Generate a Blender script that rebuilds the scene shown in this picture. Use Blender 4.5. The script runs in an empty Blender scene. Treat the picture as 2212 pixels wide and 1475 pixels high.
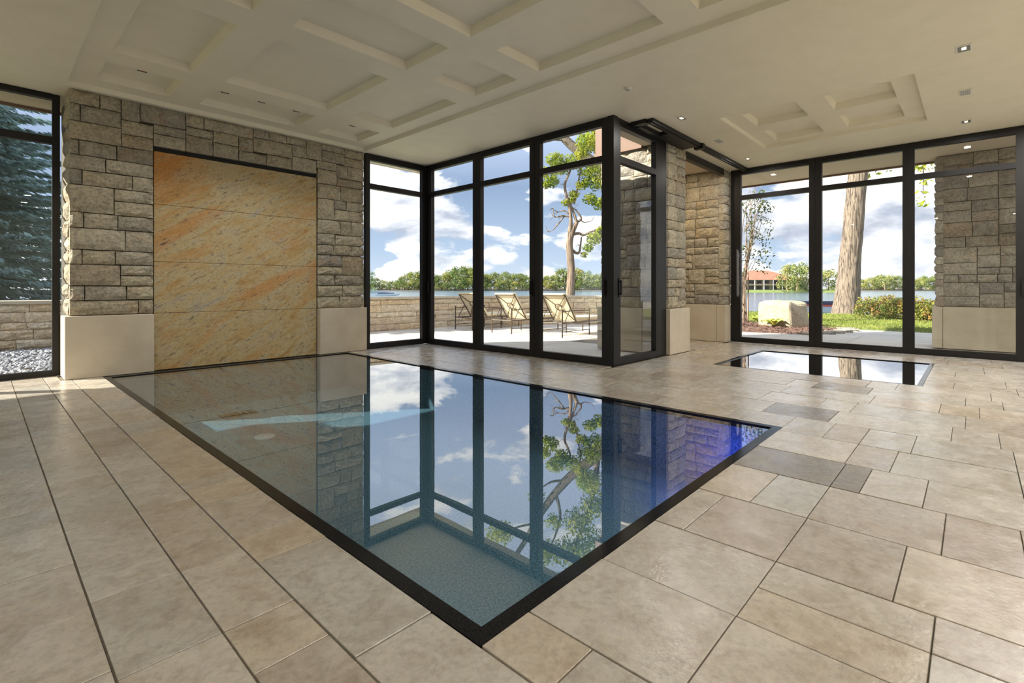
import bpy, math, random
import numpy as np
from mathutils import Matrix, Vector
random.seed(7)
rng = np.random.default_rng(7)
C = bpy.context.scene.collection
PI = math.pi

# ------------------------------------------------------------------ camera, world, sun, exposure
sc = bpy.context.scene
YAW = 0.7497
cam = bpy.data.cameras.new('camera')
cam.sensor_width = 36.0
cam.lens = 1072.4 / 2212 * 36.0
cam.shift_y = -(737.5 - 622.5) / 2212
cam.clip_start, cam.clip_end = 0.05, 3000
camo = bpy.data.objects.new('camera', cam)
camo.location = (0, 0, 1.15)
camo.rotation_euler = (PI / 2, 0, YAW - PI / 2)
C.objects.link(camo)
sc.camera = camo
sc.view_settings.view_transform = 'Standard'
sc.view_settings.look = 'None'
sc.view_settings.gamma = 1.0
sc.view_settings.use_curve_mapping = False
sc.view_settings.exposure = 0.12
cy = sc.cycles
cy.use_denoising = True
cy.max_bounces = 10
cy.diffuse_bounces = 5
cy.glossy_bounces = 5
cy.transmission_bounces = 8
cy.transparent_max_bounces = 16
cy.sample_clamp_indirect = 6.0
cy.blur_glossy = 0.4
cy.caustics_refractive = False
cy.caustics_reflective = False

SKY_GAIN = 1.25
SUN_E = 14.0
LAMP_W = 28.0           # recessed ceiling lamps and the added unseen ones
LAMP_COL = (1.0, 0.97, 0.92)

world = bpy.data.worlds.new('world')
sc.world = world
world.use_nodes = True
nt = world.node_tree
nt.nodes.clear()


def N(t, kind, **kw):
    n = t.nodes.new(kind)
    for k, v in kw.items():
        if k == 'inp':
            for a, b in v.items():
                n.inputs[a].default_value = b
        else:
            setattr(n, k, v)
    return n


def L(t, a, ao, b, bi):
    t.links.new(a.outputs[ao], b.inputs[bi])


def math_node(t, op, a, b=None, clamp=False):
    n = t.nodes.new('ShaderNodeMath')
    n.operation = op
    n.use_clamp = clamp
    for i, v in enumerate((a, b)):
        if v is None:
            continue
        if isinstance(v, (int, float)):
            n.inputs[i].default_value = v
        else:
            t.links.new(v, n.inputs[i])
    return n.outputs[0]


def ramp_node(t, fac, stops, interp='LINEAR'):
    n = t.nodes.new('ShaderNodeValToRGB')
    n.color_ramp.interpolation = interp
    e = n.color_ramp.elements
    while len(e) > 1:
        e.remove(e[-1])
    e[0].position = stops[0][0]
    e[0].color = (*stops[0][1], 1)
    for p, c in stops[1:]:
        x = e.new(p)
        x.color = (*c, 1)
    t.links.new(fac, n.inputs[0])
    return n.outputs[0]


def mix_rgb(t, fac, a, b, mode='MIX'):
    n = t.nodes.new('ShaderNodeMix')
    n.data_type = 'RGBA'
    n.blend_type = mode
    for s, v in ((0, fac), (6, a), (7, b)):
        if isinstance(v, (int, float)):
            n.inputs[s].default_value = v
        elif isinstance(v, tuple):
            n.inputs[s].default_value = (*v, 1)
        else:
            t.links.new(v, n.inputs[s])
    return n.outputs[2]


def build_sky():
    t = nt
    tc = N(t, 'ShaderNodeTexCoord')
    sep = N(t, 'ShaderNodeSeparateXYZ')
    L(t, tc, 'Generated', sep, 0)
    z = sep.outputs[2]
    base = ramp_node(t, z, [(0.0, (0.60, 0.69, 0.80)), (0.08, (0.42, 0.54, 0.71)), (0.20, (0.27, 0.37, 0.55)),
                            (0.34, (0.58, 0.68, 0.90)), (0.55, (0.68, 0.77, 0.97)), (1.0, (0.55, 0.67, 0.92))])
    # clouds live on a flattened dome
    cmb = N(t, 'ShaderNodeVectorMath', operation='MULTIPLY')
    L(t, tc, 'Generated', cmb, 0)
    cmb.inputs[1].default_value = (5.6, 5.6, 13.0)
    sh = N(t, 'ShaderNodeVectorMath', operation='ADD')
    L(t, cmb, 0, sh, 0)
    sh.inputs[1].default_value = CLOUD_SHIFT
    cmb = sh
    n1 = N(t, 'ShaderNodeTexNoise', inp={'Scale': 1.0, 'Detail': 9.0, 'Roughness': 0.55, 'Distortion': 0.15})
    L(t, cmb, 0, n1, 'Vector')
    off = N(t, 'ShaderNodeVectorMath', operation='ADD')
    L(t, cmb, 0, off, 0)
    off.inputs[1].default_value = (-0.16, 0.10, 0.30)
    n2 = N(t, 'ShaderNodeTexNoise', inp={'Scale': 1.0, 'Detail': 6.0, 'Roughness': 0.55, 'Distortion': 0.15})
    L(t, off, 0, n2, 'Vector')
    # more cover low down, thinning with height
    cover = ramp_node(t, z, [(0.0, (0.085,) * 3), (0.10, (0.07,) * 3), (0.19, (0.0,) * 3), (0.33, (-0.06,) * 3), (1.0, (-0.06,) * 3)])
    # the weather thickens towards one side of the lake
    dt = N(t, 'ShaderNodeVectorMath', operation='DOT_PRODUCT')
    L(t, tc, 'Generated', dt, 0)
    dt.inputs[1].default_value = (0.75, -0.66, 0.0)
    side = ramp_node(t, dt.outputs['Value'], [(0.15, (0.0,) * 3), (0.6, (0.10,) * 3)])
    d = math_node(t, 'ADD', math_node(t, 'ADD', n1.outputs[0], cover), side)
    dens = ramp_node(t, d, [(0.545, (0, 0, 0)), (0.585, (0.75,) * 3), (0.65, (1, 1, 1))])
    shade = math_node(t, 'SUBTRACT', n1.outputs[0], n2.outputs[0])
    shade = math_node(t, 'ADD', math_node(t, 'MULTIPLY', shade, 3.6), 0.52, True)
    ccol = ramp_node(t, shade, [(0.0, (0.46, 0.49, 0.58)), (0.45, (0.80, 0.82, 0.88)), (0.8, (1.2, 1.17, 1.12))])
    col = mix_rgb(t, dens, base, ccol)
    below = math_node(t, 'LESS_THAN', z, -0.002)
    col = mix_rgb(t, below, col, (0.25, 0.28, 0.28))
    bg = N(t, 'ShaderNodeBackground', inp={'Strength': SKY_GAIN})
    t.links.new(col, bg.inputs[0])
    out = N(t, 'ShaderNodeOutputWorld')
    L(t, bg, 0, out, 0)


CLOUD_SHIFT = (3.1, 7.7, 0.0)
build_sky()

SUN_EL = math.radians(31)
SUN_AZ = Vector((-0.82, 0.573, 0)).normalized()
sun_dir = Vector((SUN_AZ.x * math.cos(SUN_EL), SUN_AZ.y * math.cos(SUN_EL), math.sin(SUN_EL)))
sl = bpy.data.lights.new('sun', 'SUN')
sl.energy = SUN_E
sl.angle = math.radians(0.55)
sl.color = (1.0, 0.93, 0.80)
so = bpy.data.objects.new('sun', sl)
so.rotation_euler = sun_dir.to_track_quat('Z', 'Y').to_euler()
so.location = sun_dir * 60
C.objects.link(so)

# ------------------------------------------------------------------ helpers
W = {}


def wm(o):
    return W.get(o.name, Matrix.Identity(4))


def tag(o, label=None, cat=None, group=None, kind=None):
    if label:
        o['label'] = label
    if cat:
        o['category'] = cat
    if group:
        o['group'] = group
    if kind:
        o['kind'] = kind
    return o


def empty(name, loc=(0, 0, 0), rz=0.0, parent=None):
    o = bpy.data.objects.new(name, None)
    o.empty_display_size = 0.2
    o.location = loc
    o.rotation_euler = (0, 0, rz)
    C.objects.link(o)
    m = Matrix.LocRotScale(Vector(loc), o.rotation_euler, None)
    W[o.name] = m
    if parent:
        o.parent = parent
        o.matrix_parent_inverse = wm(parent).inverted()
    return o


def link_mesh(name, me, mat=None, parent=None, loc=None, rot=None, scale=None):
    o = bpy.data.objects.new(name, me)
    C.objects.link(o)
    if mat is not None and not me.materials:
        me.materials.append(mat)
    if loc is not None:
        o.location = loc
    if rot is not None:
        o.rotation_euler = rot
    if scale is not None:
        o.scale = scale
    W[o.name] = Matrix.LocRotScale(o.location, o.rotation_euler, o.scale)
    if parent:
        o.parent = parent
        o.matrix_parent_inverse = wm(parent).inverted()
    return o


class MB:
    """collects simple solids and links them as one mesh object"""

    def __init__(self):
        self.v, self.f = [], []

    def add(self, v, f):
        b = len(self.v)
        self.v += [tuple(p) for p in v]
        self.f += [tuple(i + b for i in q) for q in f]
        return self

    def box(self, x0, x1, y0, y1, z0, z1):
        v = [(x, y, z) for z in (z0, z1) for y in (y0, y1) for x in (x0, x1)]
        return self.add(v, [(0, 2, 3, 1), (4, 5, 7, 6), (0, 1, 5, 4), (2, 6, 7, 3), (0, 4, 6, 2), (1, 3, 7, 5)])

    def cbox(self, x0, x1, y0, y1, z0, z1, c=0.005):
        """box with chamfered edges"""
        v, f = [], []
        X, Y, Z = (x0, x1), (y0, y1), (z0, z1)
        sx, sy, sz = (1, -1), (1, -1), (1, -1)
        idx = {}
        for i in (0, 1):
            for j in (0, 1):
                for k in (0, 1):
                    p = (X[i], Y[j], Z[k])
                    s = (sx[i] * c, sy[j] * c, sz[k] * c)
                    for a in range(3):
                        q = [p[n] + (s[n] if n != a else 0) for n in range(3)]
                        idx[(i, j, k, a)] = len(v)
                        v.append(q)
        g = idx
        for i in (0, 1):
            q = [g[(i, 0, 0, 0)], g[(i, 1, 0, 0)], g[(i, 1, 1, 0)], g[(i, 0, 1, 0)]]
            f.append(q if i else q[::-1])
            q = [g[(0, i, 0, 1)], g[(0, i, 1, 1)], g[(1, i, 1, 1)], g[(1, i, 0, 1)]]
            f.append(q if i else q[::-1])
            q = [g[(0, 0, i, 2)], g[(1, 0, i, 2)], g[(1, 1, i, 2)], g[(0, 1, i, 2)]]
            f.append(q if i else q[::-1])
        for i in (0, 1):
            for j in (0, 1):
                q = [g[(i, j, 0, 0)], g[(i, j, 1, 0)], g[(i, j, 1, 1)], g[(i, j, 0, 1)]]
                f.append(q if (i + j) % 2 else q[::-1])
                q = [g[(i, 0, j, 0)], g[(i, 1, j, 0)], g[(i, 1, j, 2)], g[(i, 0, j, 2)]]
                f.append(q if (i + j) % 2 == 0 else q[::-1])
                q = [g[(0, i, j, 1)], g[(1, i, j, 1)], g[(1, i, j, 2)], g[(0, i, j, 2)]]
                f.append(q if (i + j) % 2 else q[::-1])
        for i in (0, 1):
            for j in (0, 1):
                for k in (0, 1):
                    q = [g[(i, j, k, 0)], g[(i, j, k, 1)], g[(i, j, k, 2)]]
                    f.append(q if (i + j + k) % 2 else q[::-1])
        return self.add(v, f)

    def tube(self, pts, rad, n=8, caps=True, sm=0):
        pts = [Vector(p) for p in pts]
        if isinstance(rad, (int, float)):
            rad = [rad] * len(pts)
        if sm and len(pts) > 2:
            P2, R3 = [], []
            for i in range(len(pts) - 1):
                p0, p1, p2, p3 = pts[max(i - 1, 0)], pts[i], pts[i + 1], pts[min(i + 2, len(pts) - 1)]
                for j in range(sm):
                    t = j / sm
                    P2.append(0.5 * ((2 * p1) + (p2 - p0) * t + (2 * p0 - 5 * p1 + 4 * p2 - p3) * t * t + (3 * p1 - p0 - 3 * p2 + p3) * t ** 3))
                    R3.append(rad[i] + (rad[i + 1] - rad[i]) * t)
            pts, rad = P2 + [pts[-1]], R3 + [rad[-1]]
        v, f = [], []
        prev = None
        for i, p in enumerate(pts):
            a = pts[max(i - 1, 0)]
            b = pts[min(i + 1, len(pts) - 1)]
            d = (b - a).normalized()
            if prev is None:
                ref = Vector((0, 0, 1)) if abs(d.z) < 0.9 else Vector((1, 0, 0))
                u = d.cross(ref).normalized()
            else:
                u = (prev - d * prev.dot(d)).normalized()
            prev = u
            w = d.cross(u)
            for k in range(n):
                t = 2 * PI * k / n
                v.append(p + (u * math.cos(t) + w * math.sin(t)) * rad[i])
        for i in range(len(pts) - 1):
            for k in range(n):
                k2 = (k + 1) % n
                f.append((i * n + k, i * n + k2, (i + 1) * n + k2, (i + 1) * n + k))
        if caps:
            f.append(tuple(range(n - 1, -1, -1)))
            f.append(tuple((len(pts) - 1) * n + k for k in range(n)))
        return self.add(v, f)

    def mesh(self, name):
        me = bpy.data.meshes.new(name)
        me.from_pydata(self.v, [], self.f)
        me.update()
        return me

    def build(self, name, mat, parent=None, smooth=False):
        me = self.mesh(name)
        if smooth:
            me.polygons.foreach_set('use_smooth', [True] * len(me.polygons))
        return link_mesh(name, me, mat, parent)


def quads_mesh(name, V, mat, smooth=False):
    """V: (n,4,3) array of separate quads"""
    n = V.shape[0]
    me = bpy.data.meshes.new(name)
    me.vertices.add(n * 4)
    me.vertices.foreach_set('co', V.reshape(-1).astype(np.float32))
    me.loops.add(n * 4)
    me.loops.foreach_set('vertex_index', np.arange(n * 4, dtype=np.int32))
    me.polygons.add(n)
    me.polygons.foreach_set('loop_start', np.arange(0, n * 4, 4, dtype=np.int32))
    me.polygons.foreach_set('loop_total', np.full(n, 4, dtype=np.int32))
    me.update(calc_edges=True)
    me.materials.append(mat)
    return me


def copy_tree(o, loc, rz=0.0, label=None, group=None, scale=None):
    c = o.copy()
    C.objects.link(c)
    c.location = loc
    c.rotation_euler = (0, 0, rz)
    if scale:
        c.scale = scale
    if label:
        c['label'] = label
    if group:
        c['group'] = group
    for ch in list(o.children):
        d = ch.copy()
        C.objects.link(d)
        d.parent = c
        for g in list(ch.children):
            e = g.copy()
            C.objects.link(e)
            e.parent = d
    return c


# ------------------------------------------------------------------ materials
def new_mat(name):
    m = bpy.data.materials.new(name)
    m.use_nodes = True
    t = m.node_tree
    b = t.nodes['Principled BSDF']
    return m, t, b


def noise(t, scale, detail=5.0, rough=0.55, vec=None, dist=0.0):
    n = N(t, 'ShaderNodeTexNoise', inp={'Scale': scale, 'Detail': detail, 'Roughness': rough, 'Distortion': dist})
    if vec is not None:
        t.links.new(vec, n.inputs['Vector'])
    return n.outputs[0]


def pos(t):
    return N(t, 'ShaderNodeNewGeometry').outputs['Position']


def pos_random(t, amount=37.0):
    """world position shifted by a per-object random amount"""
    g = N(t, 'ShaderNodeNewGeometry')
    oi = N(t, 'ShaderNodeObjectInfo')
    m = N(t, 'ShaderNodeVectorMath', operation='SCALE')
    m.inputs[0].default_value = (1.0, 1.7, 2.3)
    t.links.new(math_node(t, 'MULTIPLY', oi.outputs['Random'], amount), m.inputs['Scale'])
    a = N(t, 'ShaderNodeVectorMath', operation='ADD')
    L(t, g, 'Position', a, 0)
    L(t, m, 0, a, 1)
    return a.outputs[0], oi.outputs['Random']


def bump(t, b, height, strength=0.3, dist=0.01):
    n = N(t, 'ShaderNodeBump', inp={'Strength': strength, 'Distance': dist})
    t.links.new(height, n.inputs['Height'])
    L(t, n, 0, b, 'Normal')


def plain(name, col, rough=0.5, metal=0.0, spec=None):
    m, t, b = new_mat(name)
    b.inputs['Base Color'].default_value = (*col, 1)
    b.inputs['Roughness'].default_value = rough
    b.inputs['Metallic'].default_value = metal
    if spec is not None:
        b.inputs['Specular IOR Level'].default_value = spec
    return m


def speckled(name, c1, c2, scale, rough=0.6, bstr=0.2, bdist=0.005, detail=5.0):
    m, t, b = new_mat(name)
    p = pos(t)
    n = noise(t, scale, detail, 0.6, p)
    t.links.new(ramp_node(t, n, [(0.32, c1), (0.68, c2)]), b.inputs['Base Color'])
    b.inputs['Roughness'].default_value = rough
    if name.startswith('black'):
        b.inputs['Specular IOR Level'].default_value = 0.15
    if bstr:
        bump(t, b, noise(t, scale * 4, 4, 0.6, p), bstr, bdist)
    return m


def mat_tile(name, dark=False):
    m, t, b = new_mat(name)
    p, r = pos_random(t)
    big = noise(t, 2.6, 6, 0.6, p, 0.6)
    fine = noise(t, 38, 5, 0.65, p)
    if dark:
        c = ramp_node(t, big, [(0.3, (0.21, 0.18, 0.145)), (0.7, (0.27, 0.235, 0.185))])
    else:
        c = ramp_node(t, big, [(0.25, (0.43, 0.37, 0.305)), (0.5, (0.50, 0.46, 0.405)), (0.75, (0.56, 0.53, 0.485))])
        tint = ramp_node(t, r, [(0.0, (0.82, 0.77, 0.73)), (0.25, (1.0, 0.98, 0.95)), (0.5, (0.90, 0.91, 0.91)), (0.75, (1.04, 1.03, 1.02)), (1.0, (0.98, 0.90, 0.80))])
        c = mix_rgb(t, 1.0, c, tint, 'MULTIPLY')
    sp = ramp_node(t, fine, [(0.30, (0.72,) * 3), (0.55, (1, 1, 1))])
    c = mix_rgb(t, 0.75, c, sp, 'MULTIPLY')
    vein = ramp_node(t, noise(t, 7.5, 7, 0.68, p, 1.2), [(0.36, (0.80, 0.76, 0.70)), (0.5, (1, 1, 1)), (0.68, (1.16, 1.15, 1.13))])
    c = mix_rgb(t, 0.65, c, vein, 'MULTIPLY')
    t.links.new(c, b.inputs['Base Color'])
    rr = ramp_node(t, noise(t, 6.0, 5, 0.6, p), [(0.3, (0.11,) * 3), (0.7, (0.36,) * 3)])
    t.links.new(rr, b.inputs['Roughness'])
    b.inputs['Specular IOR Level'].default_value = 1.0
    h = math_node(t, 'ADD', math_node(t, 'MULTIPLY', noise(t, 5.0, 6, 0.62, p), 1.0), math_node(t, 'MULTIPLY', fine, 0.25))
    bump(t, b, h, 0.35, 0.014)
    return m


def mat_stone(name, stops, rough=0.85):
    m, t, b = new_mat(name)
    p, r = pos_random(t)
    base = ramp_node(t, r, stops)
    n = noise(t, 7.0, 7, 0.65, p, 0.4)
    v = ramp_node(t, n, [(0.25, (0.62, 0.60, 0.58)), (0.5, (1, 1, 1)), (0.75, (1.18, 1.14, 1.05))])
    c = mix_rgb(t, 0.9, base, v, 'MULTIPLY')
    grain = ramp_node(t, noise(t, 30, 6, 0.7, p), [(0.32, (0.52, 0.51, 0.5)), (0.5, (1, 1, 1)), (0.68, (1.35, 1.33, 1.28))])
    c = mix_rgb(t, 0.9, c, grain, 'MULTIPLY')
    rust = ramp_node(t, noise(t, 3.1, 4, 0.5, p), [(0.58, (0, 0, 0)), (0.75, (0.5,) * 3)])
    c = mix_rgb(t, rust, c, (0.42, 0.27, 0.14))
    t.links.new(c, b.inputs['Base Color'])
    b.inputs['Roughness'].default_value = rough
    h = math_node(t, 'ADD', noise(t, 9, 7, 0.68, p), math_node(t, 'MULTIPLY', noise(t, 40, 3, 0.6, p), 0.3))
    bump(t, b, h, 0.9, 0.05)
    return m


def mat_granite():
    m, t, b = new_mat('golden_granite')
    p = pos(t)
    m0 = N(t, 'ShaderNodeMapping')
    m0.inputs['Rotation'].default_value = (0, math.radians(30), 0)
    t.links.new(p, m0.inputs['Vector'])
    mp = N(t, 'ShaderNodeMapping')
    mp.inputs['Scale'].default_value = (0.6, 1.0, 2.2)
    t.links.new(m0.outputs[0], mp.inputs['Vector'])
    v = mp.outputs[0]
    big = noise(t, 0.95, 5, 0.6, v, 0.7)
    mid = noise(t, 3.5, 7, 0.66, v, 0.8)
    fine = noise(t, 14, 7, 0.74, v, 0.3)
    c = ramp_node(t, mid, [(0.28, (0.39, 0.21, 0.05)), (0.42, (0.47, 0.33, 0.14)), (0.55, (0.48, 0.39, 0.22)), (0.72, (0.37, 0.33, 0.26))])
    # warm iron staining, strongest in the top corner by the left
    ext = N(t, 'ShaderNodeVectorMath', operation='DISTANCE')
    t.links.new(p, ext.inputs[0])
    ext.inputs[1].default_value = (1.6, 8.4, 3.05)
    near = ramp_node(t, ext.outputs['Value'], [(0.15, (0.28,) * 3), (0.9, (0.04,) * 3), (1.0, (0.0,) * 3)])
    o = math_node(t, 'ADD', big, near)
    o = ramp_node(t, o, [(0.54, (0, 0, 0)), (0.64, (0.5,) * 3), (0.80, (0.95,) * 3)])
    c = mix_rgb(t, o, c, (0.50, 0.21, 0.03))
    s = ramp_node(t, fine, [(0.55, (0, 0, 0)), (0.64, (1, 1, 1))])
    s = math_node(t, 'MULTIPLY', s, ramp_node(t, mid, [(0.35, (0.45,) * 3), (0.65, (1, 1, 1))]))
    c = mix_rgb(t, s, c, (0.12, 0.06, 0.03))
    gr = ramp_node(t, noise(t, 55, 4, 0.7, v), [(0.36, (0.62, 0.58, 0.52)), (0.52, (1, 1, 1)), (0.7, (1.15, 1.12, 1.05))])
    c = mix_rgb(t, 0.8, c, gr, 'MULTIPLY')
    t.links.new(c, b.inputs['Base Color'])
    b.inputs['Roughness'].default_value = 0.42
    bump(t, b, noise(t, 70, 4, 0.6, p), 0.25, 0.004)
    return m


def mat_plaster():
    m, t, b = new_mat('ceiling_plaster')
    p = pos(t)
    n = noise(t, 3.0, 6, 0.6, p)
    t.links.new(ramp_node(t, n, [(0.3, (0.77, 0.73, 0.60)), (0.7, (0.82, 0.78, 0.65))]), b.inputs['Base Color'])
    b.inputs['Roughness'].default_value = 0.6
    bump(t, b, noise(t, 120, 3, 0.6, p), 0.25, 0.003)
    return m


def mat_glass():
    m = bpy.data.materials.new('window_glass')
    m.use_nodes = True
    t = m.node_tree
    t.nodes.clear()
    # the same reflectance entering and leaving the pane
    g = N(t, 'ShaderNodeNewGeometry')
    ior = math_node(t, 'SUBTRACT', 1.62, math_node(t, 'MULTIPLY', g.outputs['Backfacing'], 1.62 - 1 / 1.62))
    fr = N(t, 'ShaderNodeFresnel')
    t.links.new(ior, fr.inputs['IOR'])
    tr = N(t, 'ShaderNodeBsdfTransparent', inp={'Color': (0.95, 0.97, 0.97, 1)})
    gl = N(t, 'ShaderNodeBsdfGlossy', inp={'Roughness': 0.0, 'Color': (1, 1, 1, 1)})
    mx = N(t, 'ShaderNodeMixShader')
    L(t, fr, 0, mx, 0)
    L(t, tr, 0, mx, 1)
    L(t, gl, 0, mx, 2)
    out = N(t, 'ShaderNodeOutputMaterial')
    L(t, mx, 0, out, 0)
    return m


def mat_water(name, tint, sheen):
    ior = 1.33
    m = bpy.data.materials.new(name)
    m.use_nodes = True
    t = m.node_tree
    t.nodes.clear()
    g = N(t, 'ShaderNodeNewGeometry')
    fr = N(t, 'ShaderNodeFresnel')
    t.links.new(math_node(t, 'SUBTRACT', ior, math_node(t, 'MULTIPLY', g.outputs['Backfacing'], ior - 1 / ior)), fr.inputs['IOR'])
    tr = N(t, 'ShaderNodeBsdfTransparent', inp={'Color': (*tint, 1)})
    gl = N(t, 'ShaderNodeBsdfGlossy', inp={'Roughness': 0.0, 'Color': (1, 1, 1, 1)})
    bp = N(t, 'ShaderNodeBump', inp={'Strength': 0.05, 'Distance': 0.01})
    t.links.new(noise(t, 1.3, 2, 0.5, pos(t)), bp.inputs['Height'])
    L(t, bp, 0, gl, 'Normal')
    mx = N(t, 'ShaderNodeMixShader')
    t.links.new(math_node(t, 'POWER', fr.outputs[0], sheen), mx.inputs[0])
    L(t, tr, 0, mx, 1)
    L(t, gl, 0, mx, 2)
    out = N(t, 'ShaderNodeOutputMaterial')
    L(t, mx, 0, out, 0)
    return m


def mat_lake():
    m, t, b = new_mat('lake_water')
    p = pos(t)
    b.inputs['Base Color'].default_value = (0.10, 0.17, 0.24, 1)
    b.inputs['Roughness'].default_value = 0.12
    b.inputs['IOR'].default_value = 1.33
    bump(t, b, noise(t, 0.9, 5, 0.6, p), 0.5, 0.25)
    return m


def mat_emit(name, col, s):
    m = bpy.data.materials.new(name)
    m.use_nodes = True
    t = m.node_tree
    t.nodes.clear()
    e = N(t, 'ShaderNodeEmission', inp={'Color': (*col, 1), 'Strength': s})
    out = N(t, 'ShaderNodeOutputMaterial')
    L(t, e, 0, out, 0)
    return m


def mat_leaf(name, cols, scale=1.0, trans=0.35):
    m, t, b = new_mat(name)
    p = pos(t)
    n = noise(t, scale, 3, 0.6, p)
    k = len(cols)
    c = ramp_node(t, n, [(0.28 + 0.44 * i / max(k - 1, 1), x) for i, x in enumerate(cols)])
    oi = N(t, 'ShaderNodeObjectInfo')
    c = mix_rgb(t, 0.8, c, ramp_node(t, oi.outputs['Random'], [(0.0, (0.62, 0.74, 0.66)), (0.5, (1, 1, 1)), (1.0, (1.25, 1.08, 0.75))]), 'MULTIPLY')
    t.links.new(c, b.inputs['Base Color'])
    b.inputs['Roughness'].default_value = 0.7
    b.inputs['Specular IOR Level'].default_value = 0.15
    tl = N(t, 'ShaderNodeBsdfTranslucent')
    t.links.new(c, tl.inputs[0])
    mx = N(t, 'ShaderNodeMixShader', inp={0: trans})
    out = t.nodes['Material Output']
    L(t, b, 0, mx, 1)
    L(t, tl, 0, mx, 2)
    L(t, mx, 0, out, 0)
    return m


def mat_bark(name, c1, c2, sc_=14.0):
    m, t, b = new_mat(name)
    mp = N(t, 'ShaderNodeMapping')
    mp.inputs['Scale'].default_value = (1, 1, 0.055)
    t.links.new(pos(t), mp.inputs['Vector'])
    n = noise(t, sc_, 6, 0.62, mp.outputs[0], 0.5)
    t.links.new(ramp_node(t, n, [(0.40, c1), (0.54, c2)]), b.inputs['Base Color'])
    b.inputs['Roughness'].default_value = 0.9
    bump(t, b, n, 0.9, 0.05)
    return m


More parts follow.
